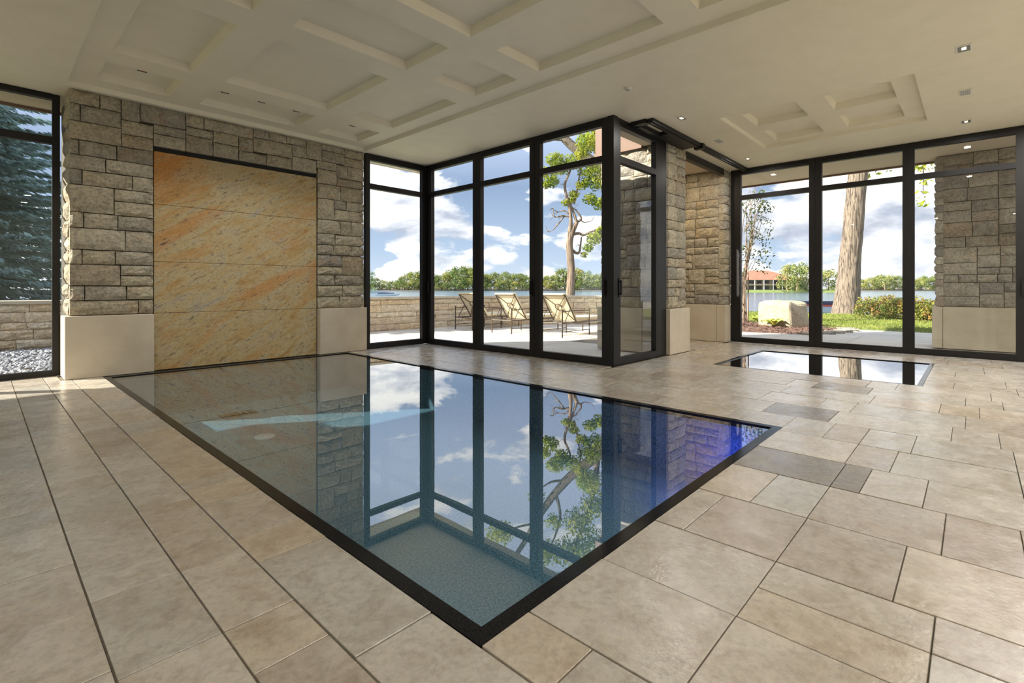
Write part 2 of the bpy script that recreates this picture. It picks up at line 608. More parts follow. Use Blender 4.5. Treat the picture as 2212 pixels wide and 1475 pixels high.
M = dict(
    tile=mat_tile('travertine_tile'), tile_dark=mat_tile('taupe_tile', True),
    grout=speckled('grout', (0.16, 0.14, 0.10), (0.22, 0.19, 0.14), 30, 0.9),
    stone=mat_stone('ashlar_stone', [(0.0, (0.43, 0.38, 0.28)), (0.3, (0.50, 0.45, 0.34)), (0.5, (0.36, 0.33, 0.28)),
                                     (0.65, (0.53, 0.48, 0.37)), (0.85, (0.32, 0.30, 0.265)), (1.0, (0.47, 0.39, 0.27))]),
    stone_grey=mat_stone('grey_ashlar_stone', [(0.0, (0.30, 0.27, 0.24)), (0.35, (0.40, 0.36, 0.31)), (0.6, (0.46, 0.41, 0.33)),
                                               (0.8, (0.27, 0.25, 0.24)), (1.0, (0.44, 0.35, 0.26))]),
    stone_buff=mat_stone('buff_wall_stone', [(0.0, (0.76, 0.60, 0.40)), (0.4, (0.84, 0.69, 0.49)), (0.7, (0.86, 0.76, 0.59)), (1.0, (0.70, 0.55, 0.40))]),
    mortar=speckled('dark_mortar', (0.05, 0.045, 0.035), (0.09, 0.08, 0.06), 20, 0.95),
    limestone=speckled('smooth_limestone', (0.50, 0.43, 0.33), (0.60, 0.53, 0.42), 2.5, 0.6, 0.12, 0.004, 7.0),
    granite=mat_granite(), plaster=mat_plaster(),
    soffit=plain('soffit_board', (0.55, 0.47, 0.36), 0.7),
    fascia=plain('brown_fascia', (0.16, 0.085, 0.05), 0.6),
    frame=plain('bronze_frame', (0.009, 0.0075, 0.008), 0.45, 0.0, 0.35),
    steel=plain('brushed_steel', (0.45, 0.45, 0.45), 0.35, 1.0),
    glass=mat_glass(), water=mat_water('pool_water', (0.68, 0.88, 0.95), 0.47),
    spa_water=mat_water('spa_water', (0.6, 0.75, 0.8), 0.22),
    black=speckled('black_granite', (0.004, 0.004, 0.005), (0.018, 0.018, 0.02), 220, 0.14, 0.0),
    plasterpool=speckled('pool_plaster', (0.045, 0.07, 0.09), (0.30, 0.39, 0.44), 75, 0.7, 0.2, 0.004, 3.0),
    dark=plain('black_void', (0.01, 0.01, 0.01), 0.8),
    white=plain('white_trim', (0.75, 0.74, 0.70), 0.5), greyvent=plain('grey_vent', (0.42, 0.43, 0.43), 0.5),
    lens_off=plain('lamp_lens_unlit', (0.25, 0.06, 0.03), 0.3), lens=mat_emit('lamp_lens', (1.0, 0.80, 0.50), 6.0),
    paver=speckled('terrace_concrete', (0.54, 0.50, 0.44), (0.68, 0.63, 0.56), 1.2, 0.8, 0.15, 0.006, 8.0),
    gravel=speckled('grey_pebble', (0.07, 0.075, 0.09), (0.42, 0.43, 0.46), 9, 0.6, 0.0, 0, 1.0),
    earth=speckled('dark_earth', (0.06, 0.045, 0.03), (0.12, 0.09, 0.06), 3, 0.95),
    mulch=speckled('mulch', (0.10, 0.05, 0.035), (0.26, 0.15, 0.11), 8, 0.95),
    grass=mat_leaf('lawn_grass', [(0.12, 0.18, 0.035), (0.23, 0.28, 0.07), (0.36, 0.37, 0.13)], 0.8, 0.3),
    lawn=speckled('lawn_ground', (0.11, 0.17, 0.035), (0.24, 0.28, 0.09), 1.5, 0.9),
    lake=mat_lake(),
    bark=mat_bark('grey_bark', (0.055, 0.04, 0.032), (0.26, 0.205, 0.155), 22),
    bark2=mat_bark('brown_bark', (0.09, 0.06, 0.045), (0.30, 0.22, 0.16), 14),
    leaf=mat_leaf('yellow_green_leaf', [(0.16, 0.26, 0.03), (0.36, 0.40, 0.05), (0.58, 0.52, 0.08)], 1.3, 0.4),
    leaf_dark=mat_leaf('dark_leaf', [(0.03, 0.06, 0.02), (0.10, 0.13, 0.04), (0.16, 0.14, 0.05)], 3.0, 0.2),
    leaf_far=mat_leaf('far_green_leaf', [(0.08, 0.13, 0.04), (0.20, 0.26, 0.08), (0.38, 0.38, 0.12)], 0.22, 0.2),
    leaf_far2=mat_leaf('far_olive_leaf', [(0.11, 0.17, 0.06), (0.26, 0.30, 0.10), (0.46, 0.40, 0.15)], 0.2, 0.2),
    spruce=mat_leaf('blue_spruce_needle', [(0.20, 0.30, 0.31), (0.32, 0.45, 0.47), (0.48, 0.62, 0.66)], 1.6, 0.5),
    shrub=mat_leaf('red_green_shrub_leaf', [(0.09, 0.17, 0.03), (0.22, 0.24, 0.06), (0.42, 0.20, 0.09)], 3.0, 0.3),
    hosta=mat_leaf('lime_leaf', [(0.28, 0.38, 0.06), (0.50, 0.55, 0.12), (0.66, 0.62, 0.25)], 4.0, 0.3),
    boulder=mat_stone('pale_boulder_stone', [(0.0, (0.42, 0.36, 0.26)), (1.0, (0.46, 0.40, 0.29))]),
    cushion=plain('cream_cushion', (0.72, 0.62, 0.43), 0.85),
    bronze=plain('bronze_rod', (0.07, 0.045, 0.03), 0.45),
    rooftile=speckled('red_roof_shingle', (0.30, 0.13, 0.085), (0.38, 0.18, 0.12), 0.6, 0.9, 0),
    housewall=plain('tan_siding', (0.46, 0.38, 0.29), 0.8), housewin=plain('dark_window', (0.04, 0.04, 0.055), 0.2),
    hullwhite=plain('white_hull', (0.78, 0.78, 0.76), 0.3), hullred=plain('red_stripe', (0.55, 0.06, 0.05), 0.4),
    navy=plain('navy_cover', (0.03, 0.04, 0.09), 0.7), motor=plain('black_motor', (0.015, 0.015, 0.018), 0.4),
    bluelens=mat_emit('pool_lamp_lens', (0.25, 0.35, 1.0), 4.0), fill_lens=mat_emit('pool_fill_lens_white', (0.8, 0.95, 1.0), 3.0),  # the white lens belongs to the added pool lamps
)

CEIL = 3.69
# ------------------------------------------------------------------ floor, tiles
POOL = (1.10, 4.54, 1.162, 8.25)
SPA = (7.55, 9.95, 0.447, 2.91)

floor = MB()
for r in ((-3.2, POOL[0], -4, 8.85), (POOL[0], POOL[1], -4, POOL[2]), (POOL[1], 6.4, -4, 8.36), (6.4, SPA[0], -4, 3.95),
          (SPA[0], SPA[1], -4, SPA[2]), (SPA[0], SPA[1], SPA[3], 3.95), (SPA[1], 11.1, -4, 3.95), (8.9, 10.85, 3.95, 6.5)):
    floor.box(r[0], r[1], r[2], r[3], -0.14, -0.012)
floor = floor.build('floor', M['grout'])
tag(floor, 'travertine tiled pool room floor of staggered pale stone tiles', 'floor', kind='structure')

TILES = []        # (x0,x1,y0,y1,dark)


def row(x0, x1, joints, dark=()):
    j = sorted(joints, reverse=True)
    for a, b in zip(j[:-1], j[1:]):
        d = any(b - 0.02 <= m <= a + 0.02 and b < m < a for m in dark)
        TILES.append((x0, x1, b, a, d))


def fill_up(top, first, lo=0.45, hi=0.95):
    out = [top]
    y = top
    while y - first > hi + 0.25:
        y -= random.uniform(lo, hi)
        out.append(y)
    return out


row(-0.25, 0.275, [8.83, 8.05, 7.4, 6.75, 6.14, 5.9, 5.31, 5.1, 4.35, 3.545, 3.28, 2.76, 2.495, 1.9, 1.2, 0.6, 0.0])
row(0.275, 0.557, [8.83, 8.1, 7.42, 6.95, 6.36, 5.5, 5.27, 4.49, 3.95, 3.69, 3.155, 2.37, 1.84, 1.3, 0.8, 0.2])
row(0.557, 0.797, [8.30, 7.9, 7.3, 6.8, 6.26, 5.46, 5.22, 4.34, 3.93, 3.67, 3.15, 2.36, 1.84, 1.57, 1.0, 0.4])
row(0.797, 1.10, [8.30, 7.7, 7.05, 6.5, 5.9, 5.3, 4.84, 4.58, 3.43, 3.27, 3.0, 2.47, 2.2, 1.412, 0.75, 0.2])
TILES.append((0.557, 0.70, 8.30, 8.83, False))
row(1.10, 1.335, [1.162, 0.89, 0.3, -0.3])
row(1.335, 1.81, [1.162, 0.612, 0.05, -0.5])
TILES.append((1.81, 2.288, 0.612, 1.162, False))
row(1.81, 2.045, [0.612, 0.10, -0.4])
row(2.045, 2.288, [0.612, 0.10, -0.4, -0.9])
row(2.288, 2.825, [1.162, 1.015, 0.612, 0.22, -0.4, -0.9])
row(2.825, 3.368, [1.162, 0.885, 0.615, 0.105, -0.16, -0.8])
row(3.368, 3.88, [1.162, 0.615, 0.475, 0.2, -0.45, -1.0], dark=(0.9, 0.55))
row(3.88, 4.42, [1.162, 0.625, 0.39, -0.2, -0.9])
row(4.42, 4.975, [1.162, 0.86, 0.625, 0.325, -0.2, -0.9])
row(4.54, 4.975, [8.27] + fill_up(7.6, 3.02) + [3.02, 2.35, 1.65, 1.162])
row(4.975, 5.49, fill_up(8.28, 3.84) + [3.84, 3.2, 2.6, 2.0, 1.46, 0.925, 0.13, -0.14, -0.9], dark=(1.2,))
row(5.49, 6.03, fill_up(8.28, 3.5) + [3.5, 2.9, 2.35, 1.92, 1.65, 1.125, 0.85, 0.055, -0.5, -1.0])
row(6.03, 6.36, fill_up(8.28, 4.0) + [3.9])
row(6.03, 6.55, [3.82, 3.2, 2.5, 1.84, 1.575, 0.77, 0.24, -0.035, -0.9])
row(6.55, 7.045, [3.82, 3.3, 2.75, 2.2, 1.65, 1.39, 0.85, 0.065, -0.205, -0.9], dark=(1.1,))
row(7.045, 7.55, [3.82, 3.1, 2.26, 1.715, 0.93, 0.66, -0.13, -0.9])
row(7.55, 8.08, [3.82, 3.35, 2.91])
row(7.55, 8.08, [0.447, 0.175, -0.35, -0.9])
row(8.08, 8.62, [3.80, 3.4, 2.91])
row(8.08, 8.62, [0.447, -0.275, -0.9])
row(8.62, 9.14, [3.80, 3.25, 2.91])
row(8.62, 9.14, [0.447, 0.185, -0.5, -0.9])
row(9.14, 9.95, [3.85, 3.45, 2.91])
row(9.14, 9.95, [0.447, -0.1, -0.9])
row(9.95, 10.5, [3.85, 3.3, 2.75, 2.0, 1.4, 0.8, 0.3, -0.3, -0.9])
row(10.5, 11.04, [3.80, 3.0, 2.55, 1.9, 1.25, 0.75, 0.35, -0.2, -0.9])
row(8.95, 9.6, [5.2, 4.5, 3.87])
row(9.6, 10.2, [5.2, 4.7, 4.2, 3.87])
row(10.2, 10.78, [5.2, 4.4, 3.87])
G = 0.0036
for k, (x0, x1, y0, y1, dk) in enumerate(TILES):
    if y1 - y0 < 0.03:
        continue
    m = MB().cbox(x0 + G, x1 - G, y0 + 0.65 * G, y1 - 0.65 * G, -0.03, 0.0, 0.0018)
    dz = random.uniform(-0.0015, 0.001)
    tx, ty = random.gauss(0, 0.0016), random.gauss(0, 0.0016)
    cx, cy_ = (x0 + x1) / 2, (y0 + y1) / 2
    m.v = [(a, b, c + dz + (a - cx) * tx + (b - cy_) * ty) for a, b, c in m.v]
    m.build('tile', M['tile_dark' if dk else 'tile'], floor)
# the part of the floor behind the camera, out of the picture
MB().box(-3.2, -0.26, -4, 8.82, -0.03, -0.001).box(-0.26, 11.04, -4, -1.02, -0.03, -0.001).build('tile_field', M['tile'], floor)

# ------------------------------------------------------------------ pool and spa


def basin(name, rect, depth, cw, water_mat, label, cat, interior):
    x0, x1, y0, y1 = rect
    root = empty(name, ((x0 + x1) / 2, (y0 + y1) / 2, -depth))
    tag(root, label, cat)
    i0, i1, j0, j1 = x0 + cw, x1 - cw, y0 + cw, y1 - cw
    top = -0.02
    MB().box(x0, x1, y0, y1, -depth - 0.1, -depth).build('basin_floor', interior, root)
    MB().box(x0, i0, y0, y1, -depth, top - 0.03).build('basin_wall', interior, root)
    MB().box(i1, x1, y0, y1, -depth, top - 0.03).build('basin_wall', interior, root)
    MB().box(i0, i1, y0, j0, -depth, top - 0.03).build('basin_wall', interior, root)
    MB().box(i0, i1, j1, y1, -depth, top - 0.03).build('basin_wall', interior, root)
    z0, z1 = top - 0.03, -0.001
    for q in (((x0, y0), (x1, y0), (i1, j0), (i0, j0)), ((x1, y0), (x1, y1), (i1, j1), (i1, j0)),
              ((x1, y1), (x0, y1), (i0, j1), (i1, j1)), ((x0, y1), (x0, y0), (i0, j0), (i0, j1))):
        v = [(a, b, z0) for a, b in q] + [(a, b, z1) for a, b in q]
        MB().add(v, [(3, 2, 1, 0), (4, 5, 6, 7), (0, 1, 5, 4), (1, 2, 6, 5), (2, 3, 7, 6), (3, 0, 4, 7)]).build('coping', M['black'], root)
    wv = [(i0, j0, -0.012), (i1, j0, -0.012), (i1, j1, -0.012), (i0, j1, -0.012)]
    w = MB().add(wv, [(0, 1, 2, 3)]).build('water', water_mat, root)
    return root, w


PD = 0.6
pool, pool_water = basin('swimming_pool', POOL, PD, 0.065, M['water'],
                         'large rectangular swimming pool with still blue water and black coping', 'pool', M['plasterpool'])
spa, spa_water = basin('hot_tub', SPA, 1.0, 0.05, M['spa_water'],
                       'small square hot tub set flush in the floor, mirroring the bright windows', 'hot tub', M['black'])
# floor drain with slots, round return fitting
DX, DY = 2.45, 7.47
dr = MB().box(DX - 0.22, DX + 0.22, DY - 0.13, DY + 0.13, -PD, -PD + 0.008).build('drain_grate', M['dark'], pool)
for k in range(6):
    MB().box(DX - 0.19 + k * 0.07, DX - 0.16 + k * 0.07, DY - 0.11, DY + 0.11, -PD + 0.008, -PD + 0.012).build('slot_bar', M['bronze'], dr)


def disc(x, y, z, r, h, n=20):
    m = MB()
    m.tube([(x, y, z), (x, y, z + h)], r, n)
    return m


disc(2.28, 6.08, -PD, 0.11, 0.02).build('return_fitting', M['white'], pool, True)


def lamp(name, loc, direction, size, power, col, spread=PI):
    l = bpy.data.lights.new(name, 'AREA')
    l.shape = 'RECTANGLE'
    l.size, l.size_y = size
    l.energy = power
    l.color = col
    l.spread = spread
    o = bpy.data.objects.new(name, l)
    o.location = loc
    o.rotation_euler = Vector(direction).to_track_quat('-Z', 'Y').to_euler()
    C.objects.link(o)
    return o


def unseen_pool_light(loc, d, col, power, lens):
    x, y, z = loc
    d = Vector(d)
    m = MB()
    m.tube([Vector(loc), Vector(loc) + d * 0.02], 0.12, 24)
    ring = m.build('unseen_pool_light', M['steel'], pool, True)
    k = MB()
    k.tube([Vector(loc) + d * 0.02, Vector(loc) + d * 0.028], 0.10, 24)
    k.build('lens', lens, ring, True)
    lamp('pool_lamp_or_fill', Vector(loc) + d * 0.04, d, (0.16, 0.16), power, col)


for yy in (2.2, 4.4, 6.6):  # unseen lamps added to brighten the pool interior
    unseen_pool_light((POOL[0] + 0.065, yy, -0.32), (1, 0, 0), (0.6, 0.85, 1.0), 1.0, M['fill_lens'])
unseen_pool_light((2.9, POOL[2] + 0.065, -0.32), (0, 1, 0), (0.6, 0.85, 1.0), 0.9, M['fill_lens'])  # one more unseen lamp added for the pool interior
unseen_pool_light((4.1, POOL[2] + 0.065, -0.3), (0, 1, 0), (0.03, 0.07, 1.0), 10, M['bluelens'])

# ------------------------------------------------------------------ ceiling with coffers
ZT, ZC = 3.75, 3.845
TRAY = (0.74, 4.88, 0.80, 8.29)
CX = [(1.0, 1.75), (2.12, 3.47), (3.85, 4.58)]
CY = [(7.28, 8.0), (5.33, 6.91), (4.17, 4.95), (2.23, 3.82), (1.13, 1.88)]
STRAY = (7.55, 9.77, 0.52, 2.79)
SX = [(7.80, 8.52), (8.85, 9.56)]
SY = [(0.77, 1.49), (1.82, 2.55)]
pits = [(a, b, c, d) for a, b in CX for c, d in CY] + [(a, b, c, d) for a, b in SX for c, d in SY]


def in_r(x, y, r):
    return r[0] < x < r[1] and r[2] < y < r[3]


def plane_holes(mb, rect, holes, z):
    xs = sorted({rect[0], rect[1]} | {h[i] for h in holes for i in (0, 1)})
    ys = sorted({rect[2], rect[3]} | {h[i] for h in holes for i in (2, 3)})
    for a, b in zip(xs[:-1], xs[1:]):
        for c, d in zip(ys[:-1], ys[1:]):
            x, y = (a + b) / 2, (c + d) / 2
            if not any(in_r(x, y, h) for h in holes):
                mb.add([(a, c, z), (a, d, z), (b, d, z), (b, c, z)], [(0, 1, 2, 3)])


def risers(mb, r, z0, z1, s=0.012):
    x0, x1, y0, y1 = r
    lo = [(x0, y0, z0), (x1, y0, z0), (x1, y1, z0), (x0, y1, z0)]
    hi = [(x0 + s, y0 + s, z1), (x1 - s, y0 + s, z1), (x1 - s, y1 - s, z1), (x0 + s, y1 - s, z1)]
    mb.add(lo + hi, [(0, 1, 5, 4), (1, 2, 6, 5), (2, 3, 7, 6), (3, 0, 4, 7)])
    return (x0 + s, x1 - s, y0 + s, y1 - s)


cm = MB()
plane_holes(cm, (-3.3, 6.5, -4.1, 8.95), [TRAY, (6.5, 7, -4.1, 8.95)], CEIL)
plane_holes(cm, (6.5, 11.2, -4.1, 4.0), [STRAY], CEIL)
t1 = risers(cm, TRAY, CEIL, ZT)
plane_holes(cm, t1, [p for p in pits if p[1] < 5], ZT)
t2 = risers(cm, STRAY, CEIL, ZT)
plane_holes(cm, t2, [p for p in pits if p[0] > 7], ZT)
for p in pits:
    q = risers(cm, p, ZT, ZC, 0.02)
    plane_holes(cm, q, [], ZC)
ceiling = cm.build('ceiling', M['plaster'])
tag(ceiling, 'cream plaster ceiling with a coffered tray above the pool and a smaller one above the hot tub', 'ceiling', kind='structure')

# ------------------------------------------------------------------ roof, eaves
rf = MB()
rf.box(-4.2, 6.76, -6, 8.8, 3.95, 4.15)
rf.box(6.76, 13.05, -6, 3.9, 3.95, 4.15)
rf = rf.build('roof', M['soffit'])
tag(rf, 'flat roof with a wide soffit outside the tall windows', 'roof', kind='structure')
EAVES = ((-9.0, -3.4, 8.9, 10.8), (-3.4, 4.95, 8.9, 9.7), (4.95, 6.76, 8.42, 9.05), (6.43, 6.76, 4.35, 8.42), (6.43, 8.1, 3.96, 4.35),  # left eave stretched and notched to shape the sun on floor and pool
         (8.1, 13.05, 3.96, 5.28), (11.18, 13.05, -6, 3.96))
for a in EAVES:
    MB().box(a[0], a[1], a[2], a[3], 3.70, 4.12).build('soffit', M['soffit'], rf)
MB().box(13.05, 13.09, -6, 5.32, 3.66, 4.2).box(8.06, 13.05, 5.28, 5.32, 3.66, 4.2).box(8.06, 8.1, 4.35, 5.28, 3.66, 4.2).build('fascia', M['fascia'], rf)
MB().box(-9.0, -3.4, 10.8, 10.84, 3.66, 4.2).box(-3.4, 4.95, 9.7, 9.74, 3.66, 4.2).build('fascia', M['fascia'], rf)

# ------------------------------------------------------------------ stone masonry
ROCK = []
for s in range(10):
    r2 = np.random.default_rng(100 + s)
    nx, nz = 6, 5
    V, Fc = [], []
    for j in range(nz):
        for i in range(nx):
            u, w = i / (nx - 1) - 0.5, j / (nz - 1) - 0.5
            edge = (i in (0, nx - 1)) or (j in (0, nz - 1))
            d = -0.5 + (0.13 if edge else -0.06) + r2.uniform(-0.10, 0.10)
            uu = u + (r2.uniform(-0.010, 0.010) if not edge else r2.uniform(-0.006, 0.002) * np.sign(u))
            ww = w + (r2.uniform(-0.02, 0.02) if not edge else r2.uniform(-0.012, 0.002) * np.sign(w))
            V.append((uu, d, ww))
    for j in range(nz - 1):
        for i in range(nx - 1):
            a = j * nx + i
            Fc.append((a, a + 1, a + nx + 1, a + nx))
    b = len(V)
    V += [(-0.5, 0.5, -0.5), (0.5, 0.5, -0.5), (0.5, 0.5, 0.5), (-0.5, 0.5, 0.5)]
    bot = [i for i in range(nx)]
    topi = [(nz - 1) * nx + i for i in range(nx)]
    lef = [j * nx for j in range(nz)]
    rig = [j * nx + nx - 1 for j in range(nz)]
    Fc += [tuple([b + 1] + [b][0:1])[::-1] + tuple(bot)[::1]] if False else []
    Fc.append(tuple([b, b + 1] + bot[::-1]))
    Fc.append(tuple([b + 2, b + 3] + topi))
    Fc.append(tuple([b + 3, b] + lef))
    Fc.append(tuple([b + 1, b + 2] + rig[::-1]))
    ROCK.append((V, Fc))
ROCK_ME = {}


def rock_mesh(k, mat):
    key = (k, mat.name)
    if key not in ROCK_ME:
        me = bpy.data.meshes.new('stone')
        me.from_pydata(ROCK[k][0], [], ROCK[k][1])
        me.update()
        me.materials.append(mat)
        ROCK_ME[key] = me
    return ROCK_ME[key]


def lay(center, w, h, depth, rz, mat, parent):
    """one rock-faced stone; its face looks along local -Y"""
    me = rock_mesh(random.randrange(len(ROCK)), mat)
    return link_mesh('stone', me, None, parent, center, (0, 0, rz), (w, depth, h))


def ashlar(u0, u1, v0, v1, hmin=0.15, hmax=0.33, wmin=0.2, wmax=0.62):
    out = []

    def rec(a, b, c, d, lvl):
        w, h = b - a, d - c
        if h > hmax and (h > 0.55 * w or w < wmax):
            k = c + h * random.uniform(0.38, 0.62)
            if min(k - c, d - k) < hmin * 0.55:
                k = (c + d) / 2
            rec(a, b, c, k, lvl + 1)
            rec(a, b, k, d, lvl + 1)
        elif w > wmax or (w > 2 * wmin and w > 2.6 * h):
            k = a + w * random.uniform(0.36, 0.64)
            rec(a, k, c, d, lvl + 1)
            rec(k, b, c, d, lvl + 1)
        elif h > 0.27 and random.random() < 0.3:
            k = c + h * random.uniform(0.42, 0.58)
            rec(a, b, c, k, lvl + 1)
            rec(a, b, k, d, lvl + 1)
        else:
            out.append((a, b, c, d))
    rec(u0, u1, v0, v1, 0)
    return out


MG = 0.009


def face_stones(rects, to3d, rz, mat, parent, depth=0.12):
    for a, b, c, d in rects:
        w, h = b - a - MG, d - c - MG
        p = to3d((a + b) / 2, (c + d) / 2)
        lay(p, w, h, depth * random.uniform(0.95, 1.08), rz, mat, parent)


# --- the feature wall: stones read off the photograph
# (x0, x1, z0, z1) of every stone
WR = [(0.780, 1.081, 3.507, 3.690), (1.081, 1.303, 3.506, 3.690), (0.780, 0.887, 3.291, 3.507), (0.887, 1.303, 3.291, 3.506), (1.303, 1.509, 3.418, 3.690),
      (1.509, 2.048, 3.442, 3.690), (0.780, 1.305, 3.049, 3.291), (1.303, 1.662, 3.228, 3.418), (1.662, 2.051, 3.313, 3.442), (1.305, 1.660, 3.053, 3.228),
      (1.662, 2.051, 3.140, 3.313), (0.780, 0.873, 2.859, 3.049), (0.873, 1.257, 2.859, 3.049), (1.257, 1.660, 2.855, 3.053), (0.780, 1.141, 2.671, 2.859),
      (1.141, 1.660, 2.674, 2.855), (0.780, 0.904, 2.478, 2.671), (0.904, 1.424, 2.478, 2.671), (1.424, 1.660, 2.476, 2.674), (0.780, 1.230, 2.126, 2.478),
      (1.230, 1.660, 2.312, 2.476), (1.230, 1.660, 2.122, 2.312), (0.780, 0.920, 1.927, 2.126), (0.920, 1.268, 1.927, 2.126), (1.268, 1.660, 1.927, 2.122),
      (0.780, 1.348, 1.647, 1.927), (1.348, 1.660, 1.647, 1.927), (0.780, 0.904, 1.458, 1.647), (0.904, 1.241, 1.458, 1.647), (1.241, 1.660, 1.462, 1.647),
      (0.780, 1.297, 1.181, 1.458), (1.297, 1.660, 1.323, 1.462), (1.297, 1.660, 1.179, 1.323), (0.780, 0.929, 0.989, 1.181), (0.929, 1.362, 0.989, 1.181),
      (1.362, 1.660, 0.995, 1.179), (0.780, 1.493, 0.800, 0.989), (1.493, 1.660, 0.800, 0.995), (2.048, 2.283, 3.505, 3.690), (2.283, 2.972, 3.514, 3.690),
      (2.051, 2.404, 3.383, 3.505), (2.051, 2.404, 3.140, 3.383), (2.404, 2.760, 3.348, 3.514), (2.404, 2.760, 3.140, 3.348), (2.972, 3.217, 3.551, 3.690),
      (3.217, 3.494, 3.551, 3.690), (2.760, 2.972, 3.296, 3.514), (2.972, 3.585, 3.322, 3.551), (2.760, 3.180, 3.140, 3.296), (3.180, 3.585, 3.140, 3.322),
      (3.494, 3.826, 3.564, 3.690), (3.585, 3.826, 3.367, 3.564), (3.826, 4.107, 3.381, 3.690), (3.585, 4.007, 3.140, 3.367), (4.107, 4.535, 3.579, 3.690),
      (4.107, 4.535, 3.381, 3.579), (4.535, 4.920, 3.527, 3.690), (4.535, 4.920, 3.371, 3.527), (4.007, 4.386, 3.241, 3.381), (4.030, 4.386, 2.989, 3.241),
      (4.386, 4.594, 3.136, 3.371), (4.594, 4.920, 3.136, 3.371), (4.386, 4.920, 2.989, 3.136), (4.030, 4.456, 2.730, 2.989), (4.456, 4.920, 2.730, 2.989),
      (4.030, 4.337, 2.362, 2.730), (4.337, 4.568, 2.561, 2.730), (4.568, 4.920, 2.561, 2.730), (4.337, 4.920, 2.367, 2.561), (4.030, 4.456, 2.115, 2.362),
      (4.456, 4.666, 2.106, 2.367), (4.666, 4.920, 2.106, 2.367), (4.030, 4.354, 1.919, 2.115), (4.354, 4.920, 1.926, 2.106), (4.030, 4.321, 1.741, 1.919),
      (4.321, 4.666, 1.741, 1.926), (4.666, 4.920, 1.741, 1.926), (4.030, 4.485, 1.533, 1.741), (4.485, 4.920, 1.389, 1.741), (4.030, 4.485, 1.389, 1.533),
      (4.030, 4.346, 1.200, 1.389), (4.346, 4.920, 1.205, 1.389), (4.030, 4.497, 1.001, 1.200), (4.497, 4.920, 1.008, 1.205), (4.030, 4.444, 0.800, 1.001),
      (4.444, 4.920, 0.800, 1.008)]
WALL_Y = 8.37
wall = MB()
wall.box(0.80, 1.66, 8.46, 9.5, 0, CEIL).box(4.03, 4.90, 8.46, 9.5, 0, CEIL).box(1.66, 4.03, 8.50, 9.5, 0, CEIL)
wall.box(1.66, 4.03, 8.46, 8.50, 3.14, CEIL)
wall = wall.build('wall_back', M['mortar'])
tag(wall, 'wall of rough tan and grey ashlar stone around the golden granite panel', 'wall', kind='structure')
for r in WR:
    if r[1] - r[0] < 0.04 or r[3] - r[2] < 0.04:
        continue
    lay(((r[0] + r[1]) / 2, WALL_Y + 0.06, (r[2] + r[3]) / 2), r[1] - r[0] - MG, r[3] - r[2] - MG, 0.13 * random.uniform(0.95, 1.06), 0, M['stone'], wall)
# left return of the wall, facing the window (-X)
z = 0.80
while z < CEIL - 0.05:
    h = random.uniform(0.15, 0.26)
    if CEIL - z - h < 0.12:
        h = CEIL - z
    lay((0.83, 8.66, z + h / 2), 0.44, h - MG, 0.12 * random.uniform(0.9, 1.3), -PI / 2, M['stone'], wall)
    z += h
for k, (x0, x1) in enumerate(((0.73, 1.655), (4.035, 4.94))):
    MB().cbox(x0, x1, 8.30, 8.50 if k else 8.84, 0.0, 0.795, 0.006).build('limestone_base', M['limestone'], wall)
# black reveal above the granite
MB().box(1.66, 4.03, 8.44, 8.50, 3.075, 3.14).build('lintel', M['dark'], wall)

pan = empty('granite_water_wall', (2.845, 8.42, 0))
tag(pan, 'tall golden granite panel of four stacked slabs set into the stone wall', 'panel')
for z0, z1 in ((0.0, 0.798), (0.802, 1.523), (1.527, 2.333), (2.337, 3.075)):
    MB().cbox(1.672, 4.02, 8.41, 8.49, z0, z1, 0.003).build('slab', M['granite'], pan)


# --- free-standing piers
def pier(name, x0, x1, y0, y1, mat, label, faces, base_h=0.80, top=CEIL, inset=0.05):
    x1 = x1
    root = MB().box(x0 + inset + 0.06, x1 - inset - 0.06, y0 + inset + 0.06, y1 - inset - 0.06, 0, top).build(name, M['mortar'])
    tag(root, label, 'pillar', kind='structure')
    a0, a1, b0, b1 = x0 + inset, x1 - inset, y0 + inset, y1 - inset
    D = 0.11
    if '-y' in faces:
        face_stones(ashlar(a0, a1, base_h, top), lambda u, v: (u, b0 + D / 2, v), 0, mat, root)
    if '-x' in faces:
        face_stones(ashlar(b0 + D, b1 - (D if '+y' in faces else 0), base_h, top), lambda u, v: (a0 + D / 2, u, v), -PI / 2, mat, root)
    if '+y' in faces:
        face_stones(ashlar(a0, a1, base_h, top), lambda u, v: (u, b1 - D / 2, v), PI, mat, root)
    if '+x' in faces:
        face_stones(ashlar(b0 + D, b1, base_h, top), lambda u, v: (a1 - D / 2, u, v), PI / 2, mat, root)
    return root


p1 = pier('stone_pillar', 8.09, 8.90, 3.82, 5.30, M['stone'], 'freestanding stone pillar with limestone foot beside the glass corner doors', ('-y', '-x', '+y', '+x'))
MB().cbox(8.09, 8.90, 3.82, 4.35, 0, 0.795, 0.006).build('limestone_base', M['limestone'], p1)
MB().cbox(8.09, 8.90, 4.355, 5.30, 0, 0.795, 0.006).build('limestone_base', M['limestone'], p1)
p2 = pier('stone_pillar', 10.81, 11.50, 3.86, 5.25, M['stone'], 'warm lit stone pillar in the doorway at the left of the lake windows', ('-y', '-x', '+y'))
MB().cbox(10.81, 11.14, 3.86, 4.06, 0, 0.795, 0.006).build('limestone_base', M['limestone'], p2)
MB().cbox(10.81, 11.5, 4.065, 5.25, 0, 0.795, 0.006).build('limestone_base', M['limestone'], p2)
p3 = pier('stone_pillar', 12.60, 13.5, -1.75, 0.60, M['stone_grey'], 'broad grey stone pillar outside behind the rightmost lake window', ('-x', '+y'))
MB().cbox(12.60, 13.5, 0.445, 0.60, 0, 0.795, 0.006).build('limestone_base', M['limestone'], p3)
MB().cbox(12.60, 13.5, -1.75, 0.44, 0, 0.795, 0.006).build('limestone_base', M['limestone'], p3)

